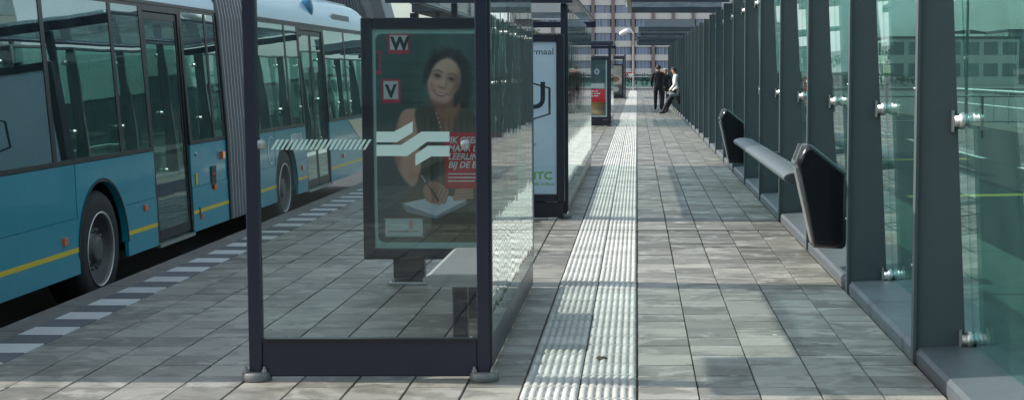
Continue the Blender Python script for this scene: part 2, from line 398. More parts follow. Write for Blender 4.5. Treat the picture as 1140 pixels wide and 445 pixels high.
# black and white edge blocks and kerb stones
wme = paver_mesh('white_block', .293, .292, WBLK); dme = paver_mesh('dark_block', .293, .292, DBLK)
for k in range(-10, 130):
    inst(wme if k % 2 == 0 else dme, 'white_block' if k % 2 == 0 else 'dark_block', (-3.75, row_y(k) + .08, .001), pave, (0, 0, random.gauss(0, .003)))
fb = MB()
for k in range(130, 395):
    y = row_y(k) + .08
    fb.add([(-3.896, y - .146, 0), (-3.604, y - .146, 0), (-3.604, y + .146, 0), (-3.896, y + .146, 0)], [(0, 1, 2, 3)], m=k % 2)
fb.build('edge_block_field', [WBLK, DBLK], pave, kind='stuff', fix=False)
b = MB(); b.cbox(-4.10, -3.905, -.496, .496, -.30, .004, .012); kme = b.mesh('kerb_stone', KERB)
for k in range(0, 62): inst(kme, 'kerb_stone', (0, 4.0 + k, 0), pave)
b = MB(); b.box(-4.09, -3.91, 65.5, 127, -.3, 0); b.build('kerb_run', KERB, pave, kind='stuff')
# expansion joint across the platform
b = MB(); b.box(-3.9, XW, GAPY - .012, GAPY + .012, -.03, .003); b.build('expansion_joint', RUBBER, pave)
b = MB(); b.box(-3.9, XW, GAPY + .016, GAPY + .05, -.03, .004); b.build('joint_edge_strip', KERB, pave)
b = MB(); b.box(1.59, 3.38, -6, 127, -.03, -.002); b.build('rear_walkway', KERB, pave)

# ------------------------------------------------------------------ shelters with advertising cabinets
SX0, SX1 = -2.075, -0.785
class Canvas:
    def __init__(s, x0, x1, y0, y1, step=1.0, bg=(255, 255, 255)):
        s.x0, s.x1, s.y0, s.y1 = x0, x1, y0, y1
        s.nx = int((x1 - x0) / step); s.ny = int((y1 - y0) / step)
        xs = x0 + (np.arange(s.nx) + .5) * (x1 - x0) / s.nx; ys = y0 + (np.arange(s.ny) + .5) * (y1 - y0) / s.ny
        s.X, s.Y = np.meshgrid(xs, ys); s.img = np.zeros((s.ny, s.nx, 3)); s.img[:] = np.array(bg) / 255.
    def put(s, a, col):
        a = np.clip(a, 0, 1)[..., None]; c = np.array(col) / 255. if not isinstance(col, np.ndarray) else col
        s.img = s.img * (1 - a) + c * a
    def sd(s, pts):
        P = np.array(pts, float); d = np.full(s.X.shape, 1e18); inside = np.zeros(s.X.shape, bool); n = len(P)
        for i in range(n):
            a, b_ = P[i], P[(i + 1) % n]; e = b_ - a
            wx, wy = s.X - a[0], s.Y - a[1]
            t = np.clip((wx * e[0] + wy * e[1]) / (e @ e + 1e-12), 0, 1)
            d = np.minimum(d, (wx - t * e[0]) ** 2 + (wy - t * e[1]) ** 2)
            c = ((a[1] <= s.Y) & (b_[1] > s.Y)) | ((b_[1] <= s.Y) & (a[1] > s.Y))
            with np.errstate(divide='ignore', invalid='ignore'):
                xi = a[0] + (s.Y - a[1]) / (b_[1] - a[1] + 1e-12) * e[0]
            inside ^= c & (s.X < xi)
        d = np.sqrt(d); return np.where(inside, -d, d)
    def curve(s, pts, n=6):
        P = np.array(pts, float); out = []
        for i in range(len(P)):
            p0, p1, p2, p3 = P[i - 1], P[i], P[(i + 1) % len(P)], P[(i + 2) % len(P)]
            for t in np.linspace(0, 1, n, endpoint=False):
                out.append(.5 * ((2 * p1) + (-p0 + p2) * t + (2 * p0 - 5 * p1 + 4 * p2 - p3) * t * t + (-p0 + 3 * p1 - 3 * p2 + p3) * t ** 3))
        return out
    def poly(s, pts, col, soft=1.0, smooth=False, al=1.0):
        s.put(al * (.5 - s.sd(s.curve(pts) if smooth else pts) / soft), col)
    def ell(s, cx, cy, rx, ry, col, soft=1.0, rot=0.0, al=1.0):
        c, sn = math.cos(rot), math.sin(rot); dx, dy = s.X - cx, s.Y - cy
        u, v = (dx * c + dy * sn) / rx, (-dx * sn + dy * c) / ry
        s.put(al * (.5 - (np.sqrt(u * u + v * v) - 1) * min(rx, ry) / soft), col)
    def blot(s, cx, cy, rx, ry, col, al, rot=0.0):
        c, sn = math.cos(rot), math.sin(rot); dx, dy = s.X - cx, s.Y - cy
        u, v = (dx * c + dy * sn) / rx, (-dx * sn + dy * c) / ry
        s.put(al * np.exp(-(u * u + v * v)), col)
    def line(s, p, q, w, col, soft=1.0, al=1.0):
        e = np.array(q, float) - np.array(p, float); wx, wy = s.X - p[0], s.Y - p[1]
        t = np.clip((wx * e[0] + wy * e[1]) / (e @ e + 1e-9), 0, 1); d = np.hypot(wx - t * e[0], wy - t * e[1])
        s.put(al * (.5 - (d - w / 2) / soft), col)
    def noise(s, amp, n=10):
        for _ in range(n):
            a = np.random.uniform(-1, 1, 2) * np.random.choice([.05, .15, .35]); ph = np.random.uniform(0, 6.28)
            s.img += (amp / n * np.sin(a[0] * s.X + a[1] * s.Y + ph))[..., None]
    def build(s, parent, X0, X1, Zb, Zt, Y, face=-1):
        nx, ny = s.nx, s.ny; xs = np.linspace(X0, X1, nx + 1); zs = np.linspace(Zt, Zb, ny + 1)
        gx, gz = np.meshgrid(xs, zs); v = np.stack([gx, np.full_like(gx, Y), gz], -1).reshape(-1, 3) - np.array(ORG[parent.name])
        i, j = np.meshgrid(np.arange(nx), np.arange(ny)); a = (j * (nx + 1) + i).ravel()
        f = np.stack([a, a + nx + 1, a + nx + 2, a + 1], -1)
        me = bpy.data.meshes.new('poster_print'); me.from_pydata(v.tolist(), [], f.tolist())
        ca = me.color_attributes.new('print', 'FLOAT_COLOR', 'CORNER')
        col = np.ones((nx * ny, 4)); col[:, :3] = lin(np.clip(s.img, 0, 1).reshape(-1, 3))
        ca.data.foreach_set('color', np.repeat(col, 4, 0).ravel()); me.materials.append(PRINT)
        o = bpy.data.objects.new('poster_print', me); COL.objects.link(o); o.parent = parent; ORG[o.name] = ORG[parent.name]
        return o
PRINT = bpy.data.materials.new('poster_ink'); PRINT.use_nodes = True
_p = PRINT.node_tree.nodes['Principled BSDF']; _p.inputs['Roughness'].default_value = .4
_a = PRINT.node_tree.nodes.new('ShaderNodeVertexColor'); _a.layer_name = 'print'; PRINT.node_tree.links.new(_a.outputs['Color'], _p.inputs['Base Color'])

def foot(mb, x, y):
    mb.lathe([(0.001, .078), (.012, .080), (.038, .078), (.046, .070), (.047, .03)], (x, y, 0), 'z', 20)
    for sx in (-.052, .052):
        mb.lathe([(.04, .015), (.062, .015), (.063, .009), (.078, .008)], (x + sx * .95, y - .035, 0), 'z', 8)

def cabinet(Y, label, group, painter, lettering=None):
    """advertising cabinet between two posts: steel frame, printed sheet, cover glass, two feet"""
    x0, x1, z0, z1, d = SX0 - .035, SX1 - .02, .20, 2.055, .20
    t = thing('advertising_cabinet', ((x0 + x1) / 2, Y, 0), label, 'billboard', group)
    fr = .085
    b = MB(); b.box(x0 + .01, x1 - .01, Y + .03, Y + d - .03, z0 + .01, z1 - .01); b.build('case', NAVY2, t)
    b = MB(); b.cbox(x0, x0 + fr, Y, Y + d, z0, z1, .008); b.build('frame_stile', NAVY2, t)
    b = MB(); b.cbox(x1 - fr, x1, Y, Y + d, z0, z1, .008); b.build('frame_stile', NAVY2, t)
    b = MB(); b.cbox(x0 + fr, x1 - fr, Y + .002, Y + d - .002, z1 - fr, z1 - .002, .006); b.build('frame_rail', NAVY2, t)
    b = MB(); b.cbox(x0 + fr, x1 - fr, Y + .002, Y + d - .002, z0 + .002, z0 + fr, .006); b.build('frame_rail', NAVY2, t)
    for fx in (x0 + .22, x1 - .46):
        b = MB(); b.cbox(fx, fx + .24, Y + .04, Y + d - .04, .02, z0 + .02, .01); b.build('foot', NAVY2, t)
        b = MB(); b.cbox(fx - .03, fx + .27, Y + .0, Y + d + .0, .001, .022, .005)
        for q in (.0, .24): b.lathe([(.02, .013), (.04, .013), (.055, .008)], (fx + q, Y + .03, 0), 'z', 8)
        b.build('base_plate', GALV, t)
    if Y > 12:
        b = MB(); b.cbox(x0 + .015, x1 - .015, Y + .015, Y + .038, .024, z0 - .002, .004); b.build('base_skirt', NAVY2, t)
    b = MB(); b.box((x0 + x1) / 2 - .28, (x0 + x1) / 2 - .22, Y + .05, Y + .12, z1, z1 + .035); b.build('lock_cap', NAVY2, t)
    X0, X1, Zb, Zt = x0 + fr - .003, x1 - fr + .003, z0 + fr - .003, z1 - fr + .003
    painter(t, X0, X1, Zb, Zt, Y + .026)
    b = MB(); b.box(X0, X1, Y + .012, Y + .016, Zb, Zt); b.build('cover_glass', POSTGL, t)
    # sheet on the back face
    c = Canvas(0, 30, 0, 42, 1, (188, 196, 200)); c.ell(15, 14, 9, 9, (70, 110, 130), 1.5); c.poly([(4, 27), (26, 27), (26, 36), (4, 36)], (235, 235, 230), 1)
    o = c.build(t, X0, X1, Zb, Zt, Y + d - .024)
    for p in o.data.polygons: p.flip()
    return t

def shelter(Y0, Y1, label, group, near=False, front_glass=True, npan=3):
    t = thing('bus_shelter', ((SX0 + SX1) / 2, Y0, 0), label, 'bus shelter', group)
    pw = .068
    posts = [(SX0, Y0), (SX1, Y0)]
    for (px, py) in posts:
        w = pw
        xa = px if px == SX0 else px - w
        b = MB(); b.cbox(xa, xa + w, py, py + pw, .04, 2.40, .006); po = b.build('post', NAVY, t)
        b = MB(); foot(b, xa + w / 2, py + .03); b.build('post_foot', FOOTM, po)
    # slim cover profile beside the right front post
    b = MB(); b.box(SX1 + .001, SX1 + .012, Y0 + .01, Y0 + .06, .06, 2.38); b.build('corner_profile', SEAM, t)
    if front_glass:
        b = MB(); b.cbox(SX0 + pw, SX1 - pw, Y0 + .008, Y0 + .055, .022, .212, .006); b.build('kick_rail', NAVY, t)
        b = MB(); b.box(SX0 + pw, SX1 - pw, Y0 + .004, Y0 + .060, .205, .225); b.build('glazing_bead', SEAM, t)
        b = MB(); b.box(SX0 + pw + .004, SX1 - pw - .004, Y0 + .026, Y0 + .036, .22, 2.36); gl = b.build('front_pane', SHGL, t)
        zc = at(292, 161, Y0)[1]
        for xx in (SX0 + pw + .012, SX1 - pw - .055):
            b = MB(); b.lathe([(-.018, .0), (-.018, .022), (-.006, .028), (0, .028)], (xx, Y0 + .024, zc), 'y', 18); b.build('clamp_disc', GALV, gl)
        if near:
            # diagonal stripe band and broken band emblem printed on the pane
            yy = Y0 + .0235
            b = MB(); n = 20
            xs0, z0 = at(300, 167, Y0); xs1, z1 = at(408, 155.5, Y0)
            for i in range(n):
                u0 = xs0 + (xs1 - xs0) * i / n; w = (xs1 - xs0) / n * .56; sh = .034
                b.add([(u0, yy, z0), (u0 + w, yy, z0), (u0 + w + sh, yy, z1), (u0 + sh, yy, z1)], [(0, 1, 2, 3)])
            b.build('stripe_band', DECAL, gl, fix=False)
            def Z(p): return [at(270 + q[0] / 2.024, q[1] / 2.024, Y0) for q in p]
            for pl in ([(300, 297), (340, 297), (382, 274), (382, 299), (346, 321), (300, 321)],
                       [(300, 327), (356, 327), (402, 297), (465, 297), (465, 320), (414, 320), (370, 352), (300, 352)],
                       [(388, 348), (416, 329), (465, 329), (465, 353), (424, 353), (388, 374)]):
                q = Z(pl); b = MB(); b.add([(a, yy, c) for a, c in q], [tuple(range(len(q)))]); b.build('emblem_band', DECAL, gl, fix=False)
    # right side: glazed, kick rail below
    b = MB(); b.cbox(SX1 - .052, SX1 - .008, Y0 + pw, Y1 - pw, .022, .205, .006); b.build('kick_rail', NAVY, t)
    L = (Y1 - Y0 - 2 * pw) / npan
    for i in range(npan):
        a = Y0 + pw + i * L
        b = MB(); b.box(SX1 - .020, SX1 - .010, a + .004, a + L - .004, .205, 2.37); b.build('side_pane', SHSIDE, t)
    # roof: edge beams, cross bars, frosted panes
    RX0, RX1 = SX0 - (.28 if near else .72), SX1 + .07; RY0, RY1 = Y0 - .12, Y1 + .12
    for (ya, yb) in ((RY0, RY0 + .10), (RY1 - .10, RY1)):
        b = MB(); b.cbox(RX0, RX1, ya, yb, 2.40, 2.53 if near else 2.50, .008); b.build('roof_beam', NAVY, t)
    for (xa, xb) in ((RX0, RX0 + .05), (RX1 - .05, RX1)):
        b = MB(); b.cbox(xa, xb, RY0 + .102, RY1 - .102, 2.47 if near else 2.50, 2.528, .006); b.build('roof_beam', NAVY, t)
    n = max(2, int(round((RY1 - RY0) / 1.2))) if near else 0
    for i in range(1, n):
        y = RY0 + (RY1 - RY0) * i / n
        b = MB(); b.box(RX0 + .081, RX1 - .081, y - .02, y + .02, 2.495, 2.529); b.build('roof_bar', NAVY, t)
    b = MB(); b.box(RX0 + .04, RX1 - .04, RY0 + (1.03 if near else .05), RY1 - .05, 2.531, 2.543); b.build('roof_pane', ROOFGL, t)
    if near:
        b = MB(); b.cbox(RX0 - .62, RX1 + .01, RY0 - .01, RY0 + 1.02, 2.531, 2.575, .008)
        b.build('added_shadow_sheet', NAVY, t)  # unseen sheet added to cast the dark shadow block on the paving
    return t

def bench(Y0, Y1):
    t = thing('bench', (-1.02, Y0, 0), 'perforated steel bench on square legs inside the nearest shelter', 'bench')
    x0, x1, z = -1.27, -.86, .44
    PERF = perforated()
    b = MB(); pr = [(x0, z - .022), (x0 + .06, z - .062), (x1 - .03, z - .062), (x1, z - .04), (x1, z), (x1 - .01, z + .012), (x0 + .05, z + .012), (x0 + .02, z + .0)]
    b.prism(pr, 'y', Y0, Y1); so_ = b.build('seat', mat('bench_steel', (.33, .335, .34), rough=.5, metal=.15, noise=.1, nscale=12), t)
    b = MB(); b.box(x0 + .055, x1 - .015, Y0 + .012, Y1 - .012, z + .0125, z + .0155); b.build('perforated_sheet', PERF, so_)
    for y in (Y0 + .22, Y1 - .30):
        b = MB(); b.cbox(-1.12, -1.03, y, y + .09, .02, z - .063, .008); lg = b.build('leg', NAVY, t)
        b = MB(); b.cbox(-1.17, -.98, y - .05, y + .14, .001, .02, .004)
        for q in (-1.15, -1.0): b.lathe([(.018, .013), (.035, .013), (.05, .008)], (q, y - .03, 0), 'z', 8)
        b.build('foot_plate', GALV, lg)
    return t
def perforated():
    m = mat('perforated_steel', (.36, .37, .38), rough=.5, metal=.15)
    nt = m.node_tree; p = nt.nodes['Principled BSDF']; L = nt.links
    geo = nt.nodes.new('ShaderNodeNewGeometry'); mpn = nt.nodes.new('ShaderNodeMapping'); mpn.inputs['Scale'].default_value = (70, 70, 70)
    ck = nt.nodes.new('ShaderNodeTexVoronoi'); ck.inputs['Scale'].default_value = 1; ck.inputs['Randomness'].default_value = 0
    rr = nt.nodes.new('ShaderNodeValToRGB'); rr.color_ramp.elements[0].position = .34; rr.color_ramp.elements[0].color = (.05, .05, .05, 1); rr.color_ramp.elements[1].position = .42; rr.color_ramp.elements[1].color = (.27, .275, .28, 1)
    L.new(geo.outputs['Position'], mpn.inputs['Vector']); L.new(mpn.outputs[0], ck.inputs['Vector']); L.new(ck.outputs['Distance'], rr.inputs[0]); L.new(rr.outputs[0], p.inputs['Base Color'])
    return m

# --- prints
def paint_portrait(t, X0, X1, Zb, Zt, Y):
    c = Canvas(413, 583, 33, 280, 0.8, (74, 104, 98))
    # loose shelves and boards behind the sitter
    for (x, y, rx, ry, col, al) in ((455, 60, 60, 30, (56, 88, 82), .8), (545, 60, 40, 45, (66, 88, 92), .8), (440, 110, 30, 40, (60, 86, 78), .6), (560, 120, 30, 40, (70, 80, 80), .6), (430, 200, 25, 60, (50, 66, 72), .7), (570, 220, 40, 60, (80, 60, 50), .6), (440, 258, 40, 24, (66, 64, 76), .7), (500, 262, 50, 22, (112, 84, 56), .75)):
        c.blot(x, y, rx, ry, col, al)
    for y in (72, 86, 101, 115): c.line((413, y), (583, y + 2), 1.6, (34, 50, 50), 2, .35)
    c.noise(.06, 12)
    # hair mass behind the head
    HAIR = (30, 22, 22)
    c.poly([(477, 70), (486, 60), (500, 56), (513, 60), (521, 71), (525, 90), (524, 110), (520, 124), (510, 124), (482, 106), (474, 94), (473, 82)], HAIR, 7, True, .92)
    # neck, shoulders, arms
    SK = (218, 170, 146)
    c.poly([(484, 106), (510, 112), (514, 134), (500, 150), (484, 140)], (146, 98, 82), 3, True)
    c.poly([(444, 130), (456, 122), (470, 128), (466, 160), (468, 186), (482, 204), (492, 214), (482, 224), (462, 214), (444, 196), (436, 164)], SK, 3, True)
    c.blot(440, 165, 5, 30, (120, 80, 66), .6); c.blot(456, 178, 5, 24, (206, 156, 130), .5); c.blot(474, 206, 9, 8, (150, 100, 84), .5)
    c.poly([(524, 128), (540, 132), (552, 160), (556, 196), (540, 216), (520, 222), (510, 214), (528, 196), (530, 160)], SK, 3, True)
    # top
    TOP = (88, 86, 74)
    c.poly([(462, 124), (480, 120), (488, 138), (498, 156), (508, 138), (514, 122), (530, 128), (534, 160), (532, 200), (528, 236), (520, 250), (450, 250), (446, 220), (462, 206), (468, 180), (464, 150)], TOP, 2.5, True)
    c.poly([(486, 122), (498, 156), (510, 122), (500, 118)], (164, 114, 94), 2)
    for i in range(9): c.line((472 + i * 7, 134), (474 + i * 6.6, 240), 1.6, (40, 42, 34), 2.5, .4)
    c.blot(478, 160, 8, 26, (84, 84, 66), .5); c.blot(520, 180, 7, 30, (36, 36, 30), .6)
    for q in range(7): c.ell(486 + q * 1.4, 128 + q * 5, .9, 1.6, (196, 190, 170), .8, al=.8)
    for q in range(5): c.ell(497 - q * .2, 164 + q * 6, 1, 2, (186, 180, 160), .8, al=.7)
    # face, tilted to the right
    KX, KY = c.X, c.Y; th_ = .24; cx_, cy_ = 495., 90.
    c.X = math.cos(th_) * (KX - cx_) + math.sin(th_) * (KY - cy_) + cx_; c.Y = -math.sin(th_) * (KX - cx_) + math.cos(th_) * (KY - cy_) + cy_
    c.poly([(479, 74), (487, 64), (497, 62), (507, 66), (513, 76), (514, 92), (509, 107), (501, 117), (494, 119), (486, 115), (479, 104), (476, 90)], (222, 174, 150), 4, True)
    c.blot(487, 84, 8, 20, (240, 198, 174), .55); c.blot(494, 71, 12, 6, (230, 184, 160), .6); c.blot(511, 94, 5, 20, (132, 86, 70), .75); c.blot(495, 118, 12, 4, (136, 90, 74), .7)
    c.blot(484, 100, 5, 5, (226, 150, 128), .5); c.blot(505, 101, 5, 5, (204, 130, 110), .45); c.blot(495, 113, 5, 3, (222, 172, 148), .5)
    for (ex, ey) in ((486.5, 87.5), (503, 87.5)):
        c.blot(ex, ey - 1, 6, 3.6, (140, 94, 78), .65); c.blot(ex, ey, 3.2, 1.5, (40, 26, 24), 1.0); c.blot(ex, ey + 3.4, 4.5, 1.2, (168, 118, 98), .5)
        c.line((ex - 4.6, ey - 4.6), (ex, ey - 6.2), 1.0, (70, 46, 40), 2, .7); c.line((ex, ey - 6.2), (ex + 4.8, ey - 4.8), 1.0, (70, 46, 40), 2, .7)
    c.blot(494.5, 92, 1.6, 6, (234, 190, 164), .6); c.blot(494.5, 99.3, 4.4, 1.5, (146, 96, 80), .75); c.blot(498.6, 94, 1.6, 6, (168, 118, 98), .5)
    c.poly([(486, 104), (490, 105), (494.5, 105.4), (499, 105), (503, 104), (500, 107.8), (494.5, 109.4), (489, 107.8)], (170, 92, 84), 2.0, True)
    c.poly([(488, 105.2), (494.5, 106.2), (501, 105.2), (498.5, 107), (494.5, 107.6), (490.5, 107)], (240, 226, 216), 1.3, True, .95)
    c.line((482.5, 98), (484.5, 106), .9, (150, 102, 84), 2.5, .6); c.line((507, 98), (505, 106), .9, (140, 92, 76), 2.5, .6)
    # fringe and loose curls
    c.poly([(473, 100), (472, 86), (475, 71), (485, 60), (500, 56), (498, 63), (488, 68), (480, 78), (477, 92)], HAIR, 4, True)
    c.poly([(494, 57), (508, 59), (518, 69), (521, 88), (519, 106), (513, 116), (511, 106), (515, 92), (512, 78), (505, 69), (496, 64)], HAIR, 4, True)
    c.X, c.Y = KX, KY
    rg_ = np.random.RandomState(3)
    for _ in range(90):
        a = rg_.uniform(-2.9, .9); rr_ = rg_.uniform(.78, 1.08); x = 499 + 27 * rr_ * math.cos(a); y = 88 + 35 * rr_ * math.sin(a)
        if 479 < x < 511 and y > 70: continue
        dx, dy = rg_.uniform(-4, 4), rg_.uniform(1, 7); sh_ = rg_.choice([0, 1, 2])
        c.line((x, y), (x + dx, y + dy), rg_.uniform(.6, 1.4), [(22, 16, 16), (58, 42, 38), (84, 62, 54)][sh_], 1.4, rg_.uniform(.25, .6))
    # notepad, hands, pen
    c.poly([(445, 231), (492, 221), (521, 226), (518, 231), (484, 246), (450, 239)], (150, 156, 168), 1.2)
    c.poly([(445, 229), (492, 219), (521, 224), (484, 243)], (222, 228, 234), 1)
    for i in range(4): c.line((458 + i * 7, 231 - i * 1.2), (484 + i * 7, 236.5 - i * 1.6), .5, (170, 180, 196), .8, .5)
    c.poly([(470, 210), (482, 204), (494, 209), (499, 216), (494, 226), (482, 229), (472, 224)], (182, 132, 110), 1.6, True)
    for i, (a, b_) in enumerate((((486, 210), (478, 226)), ((490, 212), (483, 228)), ((494, 214), (488, 229)), ((497, 217), (493, 228)))):
        c.line(a, b_, 3.8, (190, 140, 116), 1, .9); c.line((a[0] + 2, a[1]), (b_[0] + 2, b_[1]), .8, (116, 76, 62), 1, .7)
    c.line((469, 199), (487, 226), 1.8, (60, 66, 84), .8); c.line((468, 198), (472, 204), 2.2, (170, 180, 190), .8)
    for q in range(4): c.line((508 - q * 1, 214 + q * 3.2), (526, 212 + q * 3.4), 3.2, (204, 156, 132), 1.5, .95); c.line((508 - q, 215.8 + q * 3.2), (526, 213.8 + q * 3.4), .7, (112, 72, 58), 1, .6)
    # letter cards
    for (x0, y0, x1, y1) in ((433, 40, 454.5, 59), (425, 91, 443, 114), (409, 60, 421.5, 82)):
        c.poly([(x0 - 1.6, y0 - 1.6), (x1 + 1.6, y0 - 1.6), (x1 + 1.6, y1 + 2.2), (x0 - 1.6, y1 + 2.2)], (196, 44, 66), 1)
        c.poly([(x0 + .6, y0 + .6), (x1 - .6, y0 + .6), (x1 - .6, y1 - 2), (x0 + .6, y1 - 2)], (206, 210, 206) if x0 > 410 else (60, 76, 74), 1)
    # red text field
    c.poly([(495, 149), (575, 149), (575, 212), (495, 212)], (206, 34, 52), 1)
    # pale outline with rounded corners
    fx0, fy0, fx1, fy1, rr = 417, 39, 579, 273, 8
    dx = np.abs(c.X - (fx0 + fx1) / 2) - ((fx1 - fx0) / 2 - rr); dy = np.abs(c.Y - (fy0 + fy1) / 2) - ((fy1 - fy0) / 2 - rr)
    sdv = np.hypot(np.maximum(dx, 0), np.maximum(dy, 0)) + np.minimum(np.maximum(dx, dy), 0) - rr
    c.put(.5 + sdv / 1.0, (168, 204, 196))
    c.put((.5 - (np.abs(sdv - 6) - 1.2) / 1) * 0.0, (0, 0, 0))
    # sponsor label
    c.poly(c.curve([(427, 246), (467, 246), (468.5, 247.5), (468.5, 265), (467, 266.5), (427, 266.5), (425.5, 265), (425.5, 247.5)], 3), (196, 212, 208), 1)
    c.blot(455, 252, 2.2, 4.5, (220, 110, 90), .9); c.line((429, 260.5), (452, 260.5), 1.2, (110, 70, 90), .8, .8); c.line((453, 260.5), (463, 260.5), 1.2, (200, 140, 100), .8, .8)
    c.img += np.random.RandomState(5).normal(0, .012, c.img.shape[:2])[..., None]
    po = c.build(t, X0, X1, Zb, Zt, Y)
    def P(px, py): return (X0 + (px - 413) / 170. * (X1 - X0), Y - .0015, Zt - (py - 33) / 247. * (Zt - Zb))
    k = (X1 - X0) / 170.
    text('lettering', 'W', 20 * k, BLACK, po, P(435.2, 56.5), (1, 0, 0), (0, 0, 1), bold=.006, sx=.95)
    text('lettering', 'V', 20 * k, BLACK, po, P(428.3, 109.5), (1, 0, 0), (0, 0, 1), bold=.006, sx=.95)
    for i, s in enumerate(("\u2018IK GEEF", 'MAAR LES,', 'LEERLING', 'BIJ DE BUS')):
        text('lettering', s, 10.2 * k, WHITE, po, P(498.5, 161.0 + i * 9.2), (1, 0, 0), (0, 0, 1), shear=.25, bold=.0015, sx=.92)
    for i in range(3):
        b = MB(); q = P(498.5, 195 + i * 4); q2 = P(545 - 8 * i, 196.2 + i * 4); b.add([(q[0], q[1], q[2]), (q2[0], q[1], q[2]), (q2[0], q[1], q2[2]), (q[0], q[1], q2[2])], [(0, 3, 2, 1)]); b.build('small_print_line', WHITE, po, fix=False)

def paint_phone(t, X0, X1, Zb, Zt, Y):
    c = Canvas(0, 60, 0, 88, 1, (206, 226, 240)); c.blot(20, 20, 40, 40, (220, 234, 244), .7); c.blot(50, 70, 30, 30, (188, 214, 232), .6)
    po = c.build(t, X0, X1, Zb, Zt, Y)
    W, H = X1 - X0, Zt - Zb
    def P(u, v): return (X0 + u * W, Y - .0015, Zt - v * H)
    text('lettering', 'normaal', .098, BLACK, po, P(.975, .085), (1, 0, 0), (0, 0, 1), align='RIGHT', sx=1.12)
    text('lettering', 'U', .42, BLACK, po, P(.905, .435), (1, 0, 0), (0, 0, 1), align='RIGHT', bold=.005, sx=1.0)
    b = MB()
    hexo = [(.46, .30), (.70, .255), (.94, .30), (.94, .475), (.70, .525), (.46, .475)]; hc = (.70, .39)
    hexi = [(hc[0] + (u - hc[0]) * .91, hc[1] + (v - hc[1]) * .93) for u, v in hexo]
    b.add([P(*q) for q in hexo + hexi], [(i, (i + 1) % 6, (i + 1) % 6 + 6, i + 6) for i in range(6)]); b.build('hexagon_outline', BLACK, po, fix=False)
    text('lettering', 'HTC', .118, GREENP, po, P(.955, .90), (1, 0, 0), (0, 0, 1), align='RIGHT', bold=.002, sx=1.15)
    text('lettering', 'quietly brilliant', .05, GREENP, po, P(.97, .94), (1, 0, 0), (0, 0, 1), align='RIGHT', shear=.2)
    text('lettering', 'simpel', .05, GREYP, po, P(.80, .68), (1, 0, 0), (0, 0, 1), align='RIGHT')

def paint_food(t, X0, X1, Zb, Zt, Y):
    c = Canvas(0, 60, 0, 88, 1, (66, 92, 92)); c.blot(12, 20, 9, 14, (186, 130, 110), .95); c.blot(30, 40, 40, 12, (90, 96, 90), .6); c.blot(8, 44, 14, 20, (120, 60, 50), .8)
    c.blot(45, 16, 25, 20, (52, 80, 86), .8); c.ell(44, 18, 4, 4.5, (190, 190, 200), 1.5); c.ell(44, 18, 2, 2.3, (80, 110, 140), 1)
    c.poly([(34, 36), (56, 36), (56, 44), (34, 44)], (196, 200, 200), 1.5)
    c.poly([(0, 66), (60, 60), (60, 88), (0, 88)], (74, 62, 48), 3)
    c.blot(28, 74, 24, 7, (206, 150, 80), .95, -.3); c.blot(16, 72, 8, 4, (130, 160, 50), .9, .4); c.blot(40, 80, 14, 5, (222, 186, 140), .9, .2); c.blot(14, 82, 12, 4, (220, 120, 60), .9)
    c.poly([(0, 45), (62, 45), (62, 65), (0, 65)], (204, 34, 48), 1)
    c.poly([(58, 0), (60, 0), (60, 88), (58, 88)], (190, 214, 212), 1); c.poly([(0, 86), (60, 86), (60, 88), (0, 88)], (190, 214, 212), 1)
    po = c.build(t, X0, X1, Zb, Zt, Y)
    W, H = X1 - X0, Zt - Zb
    for i, w in enumerate((.62, .66, .60, .36)):
        b = MB(); z = Zt - (.555 + .042 * i) * H
        x = X0 + .10 * W
        while x < X0 + (.1 + w) * W:
            ww = random.uniform(.05, .11) * W; b.add([(x, Y - .002, z), (x + ww, Y - .002, z), (x + ww, Y - .002, z + .03), (x, Y - .002, z + .03)], [(0, 1, 2, 3)]); x += ww + .025
        b.build('print_line', WHITE, po, fix=False)

def paint_bowl(t, X0, X1, Zb, Zt, Y):
    c = Canvas(0, 40, 0, 60, 1, (176, 168, 152)); c.ell(24, 30, 16, 10, (206, 196, 178), 2); c.ell(24, 29, 11, 6, (150, 90, 60), 2); c.poly([(0, 44), (40, 40), (40, 60), (0, 60)], (84, 88, 84), 2); c.ell(26, 50, 8, 6, (196, 196, 186), 2); c.blot(10, 10, 14, 10, (206, 204, 196), .8)
    c.build(t, X0, X1, Zb, Zt, Y)

YS1, YE1 = 7.97, 11.52
shelter(YS1, YE1, 'nearest bus shelter with navy posts and white emblem on its front pane', 'bus shelters along the platform', near=True)
cabinet(11.58, 'poster cabinet showing a smiling woman writing on a notepad, in the nearest shelter', 'poster cabinets in the shelters', paint_portrait)
bench(8.85, 10.2)
YS2, YE2 = 16.96, 26.4
shelter(YS2, YE2, 'second bus shelter from the camera, behind the pale blue poster', 'bus shelters along the platform', front_glass=False, npan=5)
cabinet(16.72, 'poster cabinet with a pale blue sheet and a large letter U', 'poster cabinets in the shelters', paint_phone)
shelter(45.3, 51.5, 'third bus shelter from the camera, behind the red banded poster', 'bus shelters along the platform', front_glass=False, npan=3)
cabinet(45.0, 'poster cabinet with a red text band across a picture of food', 'poster cabinets in the shelters', paint_food)
shelter(90.3, 97.5, 'farthest bus shelter, near the end of the platform', 'bus shelters along the platform', front_glass=False, npan=3)
cabinet(90.0, 'farthest poster cabinet with a beige sheet near the platform end', 'poster cabinets in the shelters', paint_bowl)

